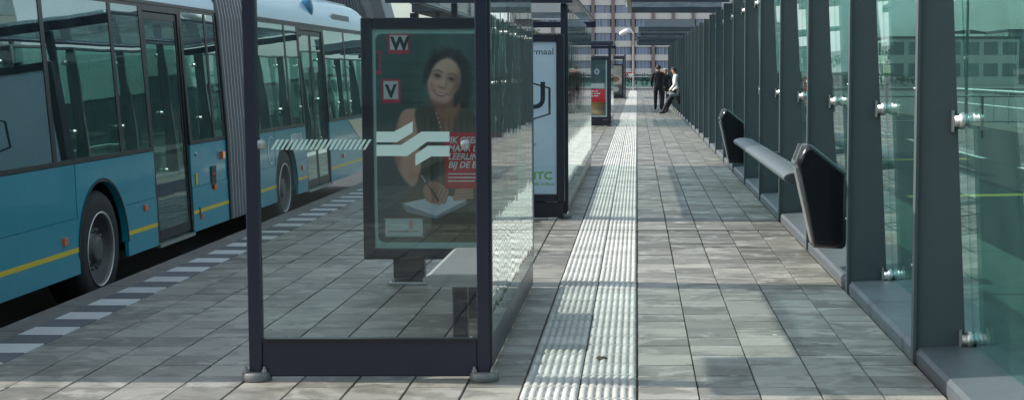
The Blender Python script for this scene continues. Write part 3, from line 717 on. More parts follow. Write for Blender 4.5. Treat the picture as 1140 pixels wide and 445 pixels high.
# ------------------------------------------------------------------ glass wall with tapered fins on the right
def xg(z): return 1.92 - 0.052 * z
FY0, FSP, NF = 8.50, 2.71, 26
wall = thing('glass_screen_wall', (XW, FY0, 0), 'long leaning green glass wall held by tapered grey steel fins', 'glass wall')
ZT = 2.86
b = MB()
xf = XW + .002
pts = [(xf, .001), (xg(0) - .045, .001), (xg(ZT) - .045, ZT), (xf, ZT)]
b.prism(pts, 'y', -.011, .011); b.box(xf - .006, xf + .010, -.035, .035, .001, ZT)
fin_me = b.mesh('fin', FIN)
def fitting_mesh():
    b = MB(); z = 0
    b.lathe([(-.035, .001), (-.035, .034), (-.01, .036), (-.01, .046), (.012, .050), (.022, .046), (.028, .032), (.042, .030), (.038, .038), (.046, .038), (.05, .001)], (0, 0, 0), 'x', 18)
    b.box(-.052, -.036, -.012, .05, -.06, .06)
    return b.mesh('glass_fitting', STEEL)
fit_me = fitting_mesh()
def bolt_mesh():
    b = MB(); b.lathe([(0, .008), (-.005, .008), (-.007, .004)], (0, 0, 0), 'x', 8); return b.mesh('bolt', STEEL)
bolt_me = bolt_mesh()
for i in range(-3, NF):
    y = FY0 + FSP * i
    o = inst(fin_me, 'fin', (0, y, 0), None); o.parent = wall; o.location = Vector((0, y, 0)) - Vector((XW, FY0, 0)); 
    # mesh is in world X already: undo the parent's X offset
    ORG[o.name] = Vector((0, y, 0))
    for z in ((.13, 1.37, 2.62) if i < 18 else (1.37, 2.62)):
        f = inst(fit_me, 'glass_fitting', (xg(z) - .035, y - .035, z), o)
    if i < 3:
        for z in (.55, 1.55): inst(bolt_me, 'bolt', (xf - .006, y + .028, z), o)
    if i < NF - 1:
        y1 = y + FSP
        b = MB(); a, c = y + .006, y1 - .006; th = .012
        b.hexa([(xg(.09), a, .09), (xg(.09) + th, a, .09), (xg(.09) + th, c, .09), (xg(.09), c, .09), (xg(ZT), a, ZT), (xg(ZT) + th, a, ZT), (xg(ZT) + th, c, ZT), (xg(ZT), c, ZT)])
        b.build('glass_panel', WALLGL, wall)
        b = MB(); a, c = y + .013, y1 - .013
        pr = [(XW + .012, .001), (XW + .012, .062), (XW + .03, .085), (xg(.1) - .03, .098), (xg(.1) + .14, .098), (xg(.1) + .14, .001)]
        b.prism(pr, 'y', a, c); b.build('sill', SILL, wall)
b = MB(); b.cbox(xg(ZT) - .04, xg(ZT) + .05, FY0 - 3 * FSP, FY0 + FSP * (NF - 1), ZT, ZT + .045, .01); b.build('head_rail', FIN, wall)

# canopies cantilevered from the wall
def canopy(Y0, Y1, label, x0=-.20):
    t = thing('platform_canopy', (XW, Y0, 2.9), label, 'canopy', 'glass canopies over the platform')
    z = 2.965
    for y in (Y0, Y1 - .14):
        b = MB(); b.cbox(x0, XW + .35, y, y + .14, z, z + .13, .008); b.build('cross_beam', BEAM, t)
    b = MB(); b.cbox(x0 + .001, x0 + .09, Y0 + .141, Y1 - .141, z + .005, z + .125, .008); b.build('edge_beam', BEAM, t)
    n = 2
    for i in range(1, n):
        y = Y0 + (Y1 - Y0) * i / n
        b = MB(); b.box(x0 + .09, XW + .3, y - .02, y + .02, z + .07, z + .128); b.build('rafter', BEAM, t)
    b = MB(); b.box(x0 - .05, XW + .40, Y0 - .05, Y1 + .05, z + .131, z + .145); b.build('roof_glass', ROOFGL, t)
    b = MB(); b.box(x0 + .25, XW + .33, Y0 + .02, Y0 + .06, z + .146, z + .36); b.build('fascia', SLAB, t)
    return t
canopy(27.0, 34.6, 'nearest grey steel canopy over the walkway between wall and shelters')
canopy(50.0, 57.5, 'second canopy along the walkway, above the waiting people', x0=.05)
canopy(64.0, 69.5, 'third canopy along the walkway, just past the waiting people', x0=.0)
canopy(74.5, 79.0, 'fourth and farthest canopy at the end of the glass wall', x0=.0)

# bins on the wall
def litter_bin(Y, label, y_d=.36):
    t = thing('litter_bin', (1.4, Y, .2), label, 'litter bin', 'black litter bins on the glass wall')
    D = .055
    # side profile in x-z; opening faces the walkway
    pr = [(1.335, .265), (1.56, .255), (1.585, .275), (1.585, .86), (1.31, 1.075), (1.285, 1.085), (1.255, 1.075), (1.195, .95), (1.20, .915)]
    b = MB(); n = len(pr)
    c = (sum(p[0] for p in pr) / n, sum(p[1] for p in pr) / n)
    rings = []
    for (yy, s) in ((Y, .86), (Y + .006, .91), (Y + .02, .955), (Y + .045, .985), (Y + .08, 1), (Y + y_d - .05, 1), (Y + y_d - .02, .97), (Y + y_d, .9)):
        rings.append([(c[0] + (p[0] - c[0]) * s, yy, c[1] + (p[1] - c[1]) * s) for p in pr])
    b.loft(rings, True, True, smooth=True); b.build('body', BLACKP, t)
    b = MB(); a, d = Y + .085, Y + y_d - .06
    b.hexa([(1.325, a, .30), (1.345, a, .30), (1.345, d, .30), (1.325, d, .30), (1.188, a, .89), (1.21, a, .89), (1.21, d, .89), (1.188, d, .89)]); b.build('front_plate', STEEL, t)
    b = MB(); b.hexa([(1.188, a, .955), (1.21, a, .95), (1.21, d, .95), (1.188, d, .955), (1.238, a, 1.062), (1.26, a, 1.055), (1.26, d, 1.055), (1.238, d, 1.062)]); b.build('mouth', SEAM, t)
    b = MB()
    for (ya, yb) in ((a - .025, a), (d, d + .025)): b.hexa([(1.18, ya, .935), (1.21, ya, .93), (1.21, yb, .93), (1.18, yb, .935), (1.234, ya, 1.075), (1.26, ya, 1.068), (1.26, yb, 1.068), (1.234, yb, 1.075)])
    b.box(1.178, 1.2, a, d, .925, .948); b.build('mouth_rim', STEEL, t)
    b = MB(); b.box(1.586, 1.61, Y + .06, Y + y_d - .06, .3, .80); b.build('mounting_plate', FIN, t)
    b = MB(); b.lathe([(-.012, .02), (0, .022), (.01, .02)], (1.28, Y - .002, .83), 'y', 12); b.build('lock', BLACKP, t)
    for ch in t.children: ch.location.x += D
    return t
litter_bin(11.72, 'large black litter bin with a steel front beside the leaning rail, nearest the camera')
litter_bin(22.6, 'smaller looking black litter bin at the far end of the nearest leaning rail')

def lean_rail(Y0, Y1, label):
    t = thing('leaning_rail', (1.32, Y0, .5), label, 'leaning rail', 'leaning rails on the glass wall')
    rings = []
    n = 22
    for y in np.linspace(Y0, Y1, 5):
        rg = []
        for k in range(n):
            a = 2 * PI * k / n
            u, v = .145 * math.cos(a), .055 * math.sin(a)
            rg.append((1.33 + u * math.cos(.28) + v * math.sin(.28), y, .775 - u * math.sin(-.28) * 0 + v * math.cos(.28) - u * .10))
        rings.append(rg)
    b = MB(); b.loft(rings, False, False, smooth=True); b.build('rail', FIN, t)
    for k, y in enumerate((Y0, Y1)):
        b = MB(); b.loft([[(1.33 + (q[0] - 1.33) * s, y + (-.012 if k == 0 else .012) * w, .775 + (q[2] - .775) * s) for q in rings[0]] for s, w in ((1.0, 0), (.96, .8), (.8, 1))], False, True, smooth=False); b.build('end_cap', SILL, t)
    y = FY0
    while y < Y1:
        if y > Y0 + .1:
            b = MB(); b.box(1.38, XW - .004, y - .03, y + .03, .70, .76); b.build('bracket', FIN, t)
        y += FSP
    return t
lean_rail(12.25, 18.6, 'rounded grey leaning rail between the two nearest litter bins')
lean_rail(54.5, 60.5, 'distant grey leaning rail behind the man in white')

# ------------------------------------------------------------------ articulated bus
BX = -4.20        # outer face of the kerb side
BW = 2.50
bus = thing('articulated_bus', (BX - BW / 2, 15.0, ROADZ), 'teal articulated city bus with black bellows waiting along the kerb', 'bus')
def S(z):
    return (z - .125) * .026 if z < .95 else .02145 + (z - .95) * .068
def PX(side, z, inw=0.0):
    x = S(z) + inw
    return BX - x if side > 0 else BX - BW + x
SK0, WB, WT = .125, .955, 2.235
def arch(y, wy, R=.545, zc=.245):
    d = abs(y - wy)
    if d >= R: return None
    return zc + math.sqrt(R * R - d * d) * (.99)
def panel(mb, side, y0, y1, z0, z1, th=.03, nz=1, out=0.0):
    zs = np.linspace(z0, z1, nz + 1)
    for i in range(nz):
        a, c = zs[i], zs[i + 1]
        o0, i0, o1, i1 = PX(side, a, -out), PX(side, a, th), PX(side, c, -out), PX(side, c, th)
        mb.hexa([(o0, y0, a), (i0, y0, a), (i0, y1, a), (o0, y1, a), (o1, y0, c), (i1, y0, c), (i1, y1, c), (o1, y1, c)])
def stripe(mb, side, y0, y1, z0, z1, out):
    panel(mb, side, y0, y1, z0, z1, th=-.0005, out=out)

def bus_section(y0, y1, name, wheels, doors, wins, wins_far, logo=False):
    sec = MB(); sec.box(BX - BW + .12, BX - .12, y0 + .05, y1 - .05, .10, .16); so = sec.build('floor', DARKIN, bus)
    for side in (1, -1):
        dl = doors if side > 0 else []
        ws = wins if side > 0 else wins_far
        # lower skirt panels, split at wheel arches and doors
        cuts = sorted(set([y0, y1] + [c for d in dl for c in d[:2]] + [q for w in wheels for q in (w - .545, w + .545)]))
        for a, c in zip(cuts[:-1], cuts[1:]):
            mid = (a + c) / 2
            if any(d[0] <= mid <= d[1] for d in dl): continue
            wy = next((w for w in wheels if abs(mid - w) < .545), None)
            if wy is None:
                for (za_, zb_, o_) in ((SK0, .545, 0), (.548, WB - .005, -.004)):
                    pm_ = MB(); panel(pm_, side, a + .002, c - .002, za_, zb_, out=o_); pm_.build('side_panel', TEAL, bus)
            else:
                bm_ = MB(); n = 28; ys = [wy - .545 * math.cos(PI * k / n) for k in range(n + 1)]
                for k in range(n):
                    za, zc = max(arch(ys[k], wy) or .245, SK0), max(arch(ys[k + 1], wy) or .245, SK0)
                    ya, yc = max(ys[k], a), min(ys[k + 1], c)
                    th = .05; zt = WB - .005
                    bm_.hexa([(PX(side, za), ya, za), (PX(side, za, th), ya, za), (PX(side, zc, th), yc, zc), (PX(side, zc), yc, zc), (PX(side, zt), ya, zt), (PX(side, zt, th), ya, zt), (PX(side, zt, th), yc, zt), (PX(side, zt), yc, zt)])
                bm_.build('wheel_arch_panel', TEAL, bus)
                # arch lip
                lp = MB(); pts_ = []
                for k in range(n + 1):
                    d = PI * k / n; pts_.append((ys[k], .245 + math.sin(d) * .545))
                for k in range(n):
                    (ya, za), (yc, zc) = pts_[k], pts_[k + 1]
                    def R_(y, z, s): return (wy + (y - wy) * s, .245 + (z - .245) * s)
                    if min(za, zc) < SK0 - .1: continue
                    oa, oc = R_(ya, za, 1.035), R_(yc, zc, 1.035)
                    x = PX(side, za, -.006); xi = PX(side, za, .16)
                    lp.add([(x, ya, za), (x, yc, zc), (x, oc[0], oc[1]), (x, oa[0], oa[1]), (xi, ya, za), (xi, yc, zc)], [(0, 1, 2, 3), (0, 1, 5, 4)])
                lp.build('wheel_arch_lip', SEAM, bus, fix=False)
        # pillars between windows: black
        pb = MB(); edges = []
        cov = sorted([(w[0], w[1]) for w in ws] + [(d[0], d[1]) for d in dl])
        cur = y0
        for a, c in cov:
            if a > cur + .001:
                pb = MB(); panel(pb, side, cur, a, WB, WT); pb.build('window_pillar', SEAM, bus)
            cur = c
        if cur < y1:
            pb = MB(); panel(pb, side, cur, y1, WB, WT); pb.build('window_pillar', SEAM, bus)
        for (a, c) in ws:
            w = MB(); panel(w, side, a + .012, c - .012, WB + .035, WT - .03, th=.008, out=-.004); wo_ = w.build('window', BUSGL, bus)
            w = MB(); panel(w, side, a, c, WB, WB + .035, th=.03); panel(w, side, a, c, WT - .03, WT, th=.03); panel(w, side, a, a + .012, WB + .035, WT - .03); panel(w, side, c - .012, c, WB + .035, WT - .03); w.build('window_gasket', SEAM, wo_)
        for (a, c, nl) in dl:
            fr = MB(); panel(fr, side, a, a + .05, SK0 + .02, WT, th=.05); panel(fr, side, c - .05, c, SK0 + .02, WT, th=.05); panel(fr, side, a + .05, c - .05, WT - .06, WT, th=.05)
            do = fr.build('door', SEAM, bus)
            lw = (c - a - .1) / nl
            for q in range(nl):
                u0 = a + .05 + q * lw; u1 = u0 + lw
                lf = MB(); panel(lf, side, u0 + .008, u0 + .055, SK0 + .03, WT - .07, th=.045, out=-.012); panel(lf, side, u1 - .055, u1 - .008, SK0 + .03, WT - .07, th=.045, out=-.012)
                panel(lf, side, u0 + .055, u1 - .055, SK0 + .03, SK0 + .12, th=.045, out=-.012); panel(lf, side, u0 + .055, u1 - .055, WT - .13, WT - .07, th=.045, out=-.012)
                lo = lf.build('door_leaf', SEAM, do)
                pg = MB(); panel(pg, side, u0 + .055, u1 - .055, SK0 + .12, WT - .13, th=.025, out=-.018); pg.build('door_pane', BUSGL, do)
                hb = MB(); hx = PX(side, 1.0, .09); hb.tube([(hx, u1 - .09, .45), (hx, u1 - .09, 1.4)], .014, 8); hb.build('grab_bar', YPOLE, do)
            st = MB(); st.box(PX(side, .13, .18), PX(side, .13, -.015), a + .02, c - .02, .100, .128); st.build('door_sill', GALV, do)
        # yellow line, gutter
        gt = MB(); panel(gt, side, y0, y1, WT, WT + .028, th=.03, out=.008); gt.build('gutter', SEAM, bus)
        yl = MB()
        for a, c in zip(cuts[:-1], cuts[1:]):
            mid = (a + c) / 2
            if any(d[0] <= mid <= d[1] for d in dl) or any(abs(mid - w) < .545 for w in wheels): continue
            yl = MB(); stripe(yl, side, a + .003, c - .003, .292, .328, .0015); yl.build('yellow_line', YEL, bus)
    # roof: coved shoulders in pale blue, white top
    prof = []
    zs = [(WT + .029, S(WT + .029)), (2.33, S(2.33) + .004), (2.42, .155), (2.50, .20), (2.58, .275), (2.64, .37), (2.68, .48)]
    R_ = [(BX - x, z) for z, x in zs] + [(BX - BW + x, z) for z, x in zs[::-1]]
    for (nm, sl, m_) in (('roof_shoulder', slice(0, len(zs)), PALE), ('roof_shoulder', slice(len(zs), 2 * len(zs)), PALE)):
        rr = R_[sl]; b = MB(); b.loft([[(x, y, z) for x, z in rr] for y in (y0, y1)], closed=False, smooth=True)
        b.loft([[(x + (-.03 if x > BX - BW / 2 else .03), y, z - .03) for x, z in rr] for y in (y0, y1)], closed=False, smooth=True); b.build(nm, m_, bus, fix=False)
    b = MB(); b.prism([(BX - .47, 2.64), (BX - .47, 2.70), (BX - .7, 2.74), (BX - BW + .7, 2.74), (BX - BW + .47, 2.70), (BX - BW + .47, 2.64)], 'y', y0, y1); b.build('roof', ROOFW, bus)
    # ceiling inside
    return so

def wheel(y, side):
    x = PX(side, .25, .035); s = side
    t = MB(); pr = [(0, .30), (0.004, .36), (-.01, .44), (-.05, .468), (-.26, .468), (-.29, .43), (-.29, .30)]
    t.lathe([(s * w, r_) for w, r_ in pr], (x, y, .248), 'x', 40, caps=False); w = t.build('wheel', RUBBER, bus)
    t = MB(); pr = [(-.012, .30), (.002, .297), (.002, .282), (-.03, .272), (-.10, .262), (-.14, .20), (-.12, .175), (-.07, .15), (-.065, .13)]
    t.lathe([(s * a, r_) for a, r_ in pr], (x, y, .248), 'x', 40, caps=False)
    for k in range(10):
        a = 2 * PI * k / 10; t.lathe([(s * -.12, .016), (s * -.045, .016), (s * -.04, .008)], (x, y + .155 * math.cos(a), .248 + .155 * math.sin(a)), 'x', 8)
    t.build('rim', RIM, w)
    t = MB(); t.lathe([(s * a, r_) for a, r_ in ((-.07, .135), (-.05, .115), (-.018, .10), (-.010, .08), (-.008, .01))], (x, y, .248), 'x', 24, smooth=False); t.build('hub', RIM, w)
    t = MB(); t.lathe([(s * a, r_) for a, r_ in ((-.004, .292), (.006, .298), (.006, .286), (-.004, .280))], (x, y, .248), 'x', 40, caps=False); t.build('rim_flange', STEEL, w)
    return w

RY0, RY1, FY_0, FY_1 = 8.32, 15.50, 16.72, 24.3
bus_section(RY0, RY1, 'rear', [11.86], [(13.18, 14.26, 1)], [(8.62, 10.92), (10.97, 12.36), (12.41, 13.12), (14.32, 15.08), (15.12, 15.44)], [(8.6, 10.3), (10.4, 12.3), (12.4, 14.0), (14.1, 15.3)])
bus_section(FY_0, FY_1, 'front', [18.12], [(19.24, 20.74, 2)], [(16.8, 18.46), (18.51, 19.18), (20.80, 22.2), (22.25, 23.9)], [(16.9, 18.6), (18.7, 20.4), (20.5, 22.2), (22.3, 23.9)])
for y in (11.86, 18.12):
    for s in (1, -1): wheel(y, s)
# underfloor and interior
for (a, c) in ((RY0, RY1), (FY_0, FY_1)):
    b = MB(); b.box(BX - BW + .5, BX - .5, a + .3, c - .3, -.05, .099); b.build('underframe', SEAM, bus)
    b = MB(); b.box(BX - BW + .3, BX - .3, a + .02, c - .02, 2.36, 2.40); b.build('ceiling', DARKIN, bus)
# seats and poles seen through the windows
sm = MB(); sm.cbox(-.21, .21, -.22, .22, .42, .50, .03); sm.hexa([(-.21, -.25, .46), (.21, -.25, .46), (.21, -.18, .46), (-.21, -.18, .46), (-.19, -.33, 1.16), (.19, -.33, 1.16), (.19, -.27, 1.16), (-.19, -.27, 1.16)]); sm.box(-.1, .1, -.1, .1, 0, .42)
seat_me = sm.mesh('seat', SEATM)
for y in (8.9, 9.7, 10.5, 11.3, 12.2, 12.95, 14.75, 17.3, 18.1, 18.9, 21.2, 22.0, 22.8):
    for x in (BX - .42, BX - .86, BX - 1.66, BX - 2.08):
        if x > BX - 1.0 and (13.1 < y < 14.3 or 19.2 < y < 20.8): continue
        inst(seat_me, 'seat', (x, y, .16 + (.28 if abs(y - 11.86) < .9 or abs(y - 18.1) < .9 else 0)), bus)
for y in (9.3, 10.9, 12.6, 13.1, 14.35, 17.0, 19.2, 20.8, 22.4):
    b = MB(); b.tube([(BX - 1.0, y, .16), (BX - 1.0, y, 2.35)], .017, 8); b.build('hand_pole', YPOLE, bus)
for x in (BX - 1.0, BX - 1.5):
    for a, c in ((RY0 + .3, RY1 - .1), (FY_0 + .1, FY_1 - .6)):
        b = MB(); b.tube([(x, a, 2.1), (x, c, 2.1)], .016, 8); b.build('hand_rail', YPOLE, bus)
# bellows
def ring_profile(grow):
    zs = [(.13, S(.13)), (.5, S(.5)), (.95, S(.95)), (1.6, S(1.6)), (2.2, S(2.2)), (2.42, .15), (2.56, .27), (2.64, .42), (2.67, .7)]
    out = [(BX + grow - x, z + (grow if z > 2.4 else 0)) for z, x in zs] + [(BX - BW - grow + x, z + (grow if z > 2.4 else 0)) for z, x in zs[::-1]]
    return out + [(BX - BW + .1, .11), (BX - .1, .11)]
nb = 10; rings = []
for k in range(nb * 4 + 1):
    y = RY1 + .02 + (FY_0 - RY1 - .04) * k / (nb * 4)
    gph = .5 - .5 * math.cos(2 * PI * k / 4)
    rings.append([(x, y, z) for x, z in ring_profile(-.095 + .115 * gph)])
b = MB(); b.loft(rings, True, True, smooth=False); b.build('bellows', BELLOW, bus)
BHOOP = mat('bellows_edging', (.30, .31, .32), rough=.5, noise=.1)
for k in range(nb):
    y = RY1 + .02 + (FY_0 - RY1 - .04) * (k + .5) / nb; ro, ri = ring_profile(.028), ring_profile(.004)
    b = MB(); b.loft([[(x, y + d, z) for x, z in pr_] for pr_, d in ((ri, -.014), (ro, -.014), (ro, .014), (ri, .014))], smooth=False); b.build('bellows_hoop', BHOOP, bus)
for y in (RY1, FY_0 - .03):
    b = MB(); rr = ring_profile(.012); ri = ring_profile(-.05)
    b.loft([[(x, y, z) for x, z in ri], [(x, y, z) for x, z in rr], [(x, y + .03, z) for x, z in rr], [(x, y + .03, z) for x, z in ri]], smooth=False); b.build('bellows_frame', SEAM, bus)
# front and rear ends
def end_cap(y, d, name):
    b = MB(); zs = [(.125, S(.125)), (.55, S(.55)), (.95, S(.95))]
    def ring(off, ins): return [(BX - S(.3) - ins, y + off, .14), (BX - S(.9) - ins, y + off, .95), (BX - BW + S(.9) + ins, y + off, .95), (BX - BW + S(.3) + ins, y + off, .14)]
    b.loft([ring(0, .0), ring(d * .10, .05), ring(d * .2, .2)], True, True); b.build(name + '_lower_panel', TEAL, bus)
    def ring2(off, ins): return [(BX - S(1) - ins, y + off, .96), (BX - S(2.2) - ins, y + off * .8, 2.24), (BX - BW + S(2.2) + ins, y + off * .8, 2.24), (BX - BW + S(1) + ins, y + off, .96)]
    b = MB(); b.loft([ring2(0, .01), ring2(d * .09, .06), ring2(d * .19, .21)], True, True); b.build(name + '_screen', BUSGL, bus)
    def ring3(off, ins, dz): return [(BX - .12 - ins, y + off, 2.25), (BX - .16 - ins, y + off, 2.44 - dz), (BX - .32 - ins, y + off, 2.58 - dz), (BX - .6 - ins * .3, y + off, 2.71 - dz), (BX - BW + .6 + ins * .3, y + off, 2.71 - dz), (BX - BW + .32 + ins, y + off, 2.58 - dz), (BX - BW + .16 + ins, y + off, 2.44 - dz), (BX - BW + .12 + ins, y + off, 2.25)]
    b = MB(); b.loft([ring3(0, 0, 0), ring3(d * .08, .03, .03), ring3(d * .15, .1, .12)], True, True, smooth=False); b.build(name + '_dome', ROOFW, bus)
end_cap(FY_1, 1, 'front'); end_cap(RY0, -1, 'rear')
# roof equipment
b = MB(); b.cbox(BX - 2.0, BX - .55, 20.6, 23.4, 2.74, 2.92, .05); b.build('roof_unit', ROOFW, bus)
b = MB(); b.cbox(BX - 1.9, BX - .6, 9.4, 12.4, 2.74, 2.95, .05); b.build('roof_unit', ROOFW, bus)
b = MB(); b.lathe([(-.06, .12), (.02, .13), (.05, .11), (.065, .06), (.065, 0)], (BX - .20, 20.3, 2.48), 'x', 18); b.build('roof_lamp', mat('roof_lamp_blue', rgb(40, 110, 150), rough=.3), bus)
b = MB(); panel(b, 1, 21.6, 22.9, 2.33, 2.46, th=.02, out=-.02)
b.build('roof_grille', GALV, bus)
# marker lamps, flaps and stickers on the kerb side
def disc(y, z, r_, m, nm, out=.012):
    b = MB(); x = PX(1, z); b.lathe([(-.002, r_), (out * .7, r_), (out, r_ * .7), (out, 0)], (x, y, z), 'x', 14); return b.build(nm, m, bus)
def plate(y, z, w, h, m, nm, out=.006):
    b = MB(); x = PX(1, z, -out); b.cbox(PX(1, z, .002), x, y - w / 2, y + w / 2, z - h / 2, z + h / 2, .002); return b.build(nm, m, bus)
for y, z in ((11.02, .40), (12.86, .485), (15.0, .50), (18.95, .44), (21.6, .44)):
    plate(y, z, .07, .055, ORANGE, 'marker_lamp', .018)
plate(15.30, .80, .08, .075, ORANGE, 'marker_lamp', .03)
plate(14.98, .60, .17, .22, SEAM, 'filler_flap'); disc(14.98, .62, .022, REDL, 'flap_lock')
plate(14.40, .62, .05, .11, YEL, 'sticker'); plate(14.5, .25, .05, .05, REDL, 'door_button', .012); disc(14.42, .86, .02, GALV, 'latch')
plate(14.46, .31, .035, .07, SEAM, 'latch_plate')
for y in (10.2, 12.7): plate(y, .545, .02, .004, SEAM, 'clip')
text('lettering', 'ARRIVA', .155, WHITE, bus, (PX(1, .80, -.003), 18.36, .775), (0, 1, 0), (-.04, 0, 1), extr=.0006, bold=.003, sx=1.25)
b = MB(); rg = []
for k in range(41):
    a = .6 + 1.7 * PI * k / 40; rr = .155 if k < 30 else .155 * (1 - .5 * (k - 30) / 10)
    rg.append((rr * math.cos(a), rr * math.sin(a), .012 * (1 - abs(k - 20) / 24)))
vv = []; 
for (u, v_, w_) in rg:
    n_ = Vector((u, v_)).normalized(); z1, z2 = .74 + v_ + n_.y * w_, .74 + v_ - n_.y * w_
    vv += [(PX(1, z1, -.002), 17.4 + u + n_.x * w_, z1), (PX(1, z2, -.002), 17.4 + u - n_.x * w_, z2)]
b.add(vv, [(2 * i, 2 * i + 1, 2 * i + 3, 2 * i + 2) for i in range(40)]); b.build('ring_emblem', WHITE, bus, fix=False)
b = MB(); b.add([(PX(1, z, -.0015), y, z) for y, z in ((22.1, .93), (23.3, .93), (23.3, .50))], [(0, 1, 2)]); b.build('cream_wedge', mat('cream_paint', rgb(214, 200, 170), rough=.3), bus, fix=False)

# ------------------------------------------------------------------ people
def person(name_loc, joints, edges, regions, label, mats, hair, scale=1.0, facing=0.0):
    t = thing('person', name_loc, label, 'person')
    ks = list(joints); me = bpy.data.meshes.new('body')
    me.from_pydata([Vector(joints[k][0]) * scale for k in ks], [(ks.index(a), ks.index(c)) for a, c in edges], [])
    o = bpy.data.objects.new('body', me); COL.objects.link(o)
    md = o.modifiers.new('s', 'SKIN'); md.use_smooth_shade = True; md.branch_smoothing = .3
    for i, k in enumerate(ks):
        rr = joints[k][1]; sv = me.skin_vertices[0].data[i]
        sv.radius = (rr[0] * scale, rr[1] * scale) if isinstance(rr, tuple) else (rr * scale, rr * scale); sv.use_root = (k == 'pelvis')
    s2 = o.modifiers.new('ss', 'SUBSURF'); s2.levels = 2; s2.render_levels = 2
    dg = bpy.context.evaluated_depsgraph_get()
    m2 = bpy.data.meshes.new_from_object(o.evaluated_get(dg)); COL.objects.unlink(o); bpy.data.objects.remove(o)
    m2.materials.clear()
    for m_ in mats: m2.materials.append(m_)
    segs = [(Vector(joints[a][0]) * scale, Vector(joints[c][0]) * scale, regions[(a, c)]) for a, c in edges]
    for p in m2.polygons:
        c = p.center; best = 1e9; bi = 0
        for a, e, mi in segs:
            d = e - a; tt = max(0, min(1, (c - a).dot(d) / max(d.length_squared, 1e-9)))
            q = (c - (a + d * tt)).length
            if q < best: best, bi = q, mi
        p.material_index = bi; p.use_smooth = True
    m2.name = 'body'
    b = bpy.data.objects.new('body', m2); COL.objects.link(b); b.parent = t; ORG[b.name] = ORG[t.name]
    # head details
    hc = Vector(joints['head'][0]) * scale; f = Vector((math.cos(facing), math.sin(facing), 0)); sd_ = Vector((-f.y, f.x, 0))
    hm = MB(); rings = []
    for k in range(8):
        th = PI * .02 + PI * .56 * k / 7; rg = []
        for j in range(14):
            a = 2 * PI * j / 14; d = f * math.cos(a) + sd_ * math.sin(a)
            back = max(0, -math.cos(a)); front = max(0, math.cos(a))
            tth = th * (1 - .42 * front) + back * .15 * (k / 7)
            rg.append(hc + d * (.103 * scale * math.sin(tth) * (1.05 + .07 * back + (.08 if front > .3 else 0) )) - f * .008 * scale + Vector((0, 0, .128 * scale * math.cos(tth) + .012 * scale)))
        rings.append(rg)
    hm.loft([[p + Vector(name_loc) for p in r_] for r_ in rings], True, False, smooth=True); hm.build('hair', hair, b)
    fm = MB()
    base = hc + Vector(name_loc)
    fm.hexa([tuple(base + f * u * scale + sd_ * v * scale + Vector((0, 0, w * scale))) for u, v, w in ((.088, -.016, -.03), (.118, -.012, -.028), (.118, .012, -.028), (.088, .016, -.03), (.088, -.008, .015), (.094, -.006, .015), (.094, .006, .015), (.088, .008, .015))]); fm.build('nose', mats[0], b)
    for sg in (-1, 1):
        em = MB(); em.lathe([(-.004, .0), (-.004, .012 * scale), (.006, .010 * scale), (.006, 0)], tuple(base + f * .088 * scale + sd_ * .033 * scale * sg + Vector((0, 0, .012 * scale))), 'z', 8); em.build('eye', BLACK, b)
        er = MB(); er.tube([base + sd_ * .096 * scale * sg + Vector((0, 0, -.03)), base + sd_ * .104 * scale * sg + Vector((0, 0, .02))], .02 * scale, 8); er.build('ear', mats[0], b)
    mo = MB(); mo.tube([base + f * .09 * scale + sd_ * v * scale + Vector((0, 0, -.06 * scale)) for v in (-.025, 0, .025)], .006, 6); mo.build('mouth', REDL, b)
    return t, b
def fingers(b, t, wrist, dirv, side, m, scale=1.0):
    """five unequal bent fingers continuing from a hand"""
    d = Vector(dirv).normalized(); s_ = Vector(side).normalized(); o = Vector(ORG[t.name]); w = Vector(wrist) * scale + o
    n = d.cross(s_)
    mb = MB()
    for i, (off, ln) in enumerate(((-.030, .062), (-.010, .075), (.010, .072), (.029, .056))):
        p0 = w + d * .065 * scale + s_ * off * scale; p1 = p0 + d * ln * .55 * scale + n * .008; p2 = p1 + d * ln * .45 * scale + n * .026
        mb.tube([p0, p1, p2], [.0095, .009, .007], 6)
    p0 = w + d * .02 * scale - s_ * .03 * scale; mb.tube([p0, p0 + d * .03 - s_ * .025, p0 + d * .062 - s_ * .03 + n * .012], [.011, .010, .008], 6)
    mb.build('fingers', m, b)

SKIN = mat('skin', rgb(196, 148, 122), rough=.5)
BLKCL = mat('black_cloth', (.012, .012, .014), rough=.85); DKTR = mat('dark_trousers', (.022, .024, .03), rough=.8); WSH = mat('white_shirt_cloth', (.72, .72, .70), rough=.8, noise=.06, nscale=9)
GREYH = mat('grey_hair', (.33, .32, .30), rough=.7); BLKH = mat('dark_hair', (.02, .016, .013), rough=.6); SHOE = mat('black_shoe', (.012, .012, .013), rough=.4); DGR = mat('dark_green_coat', (.018, .024, .024), rough=.85)

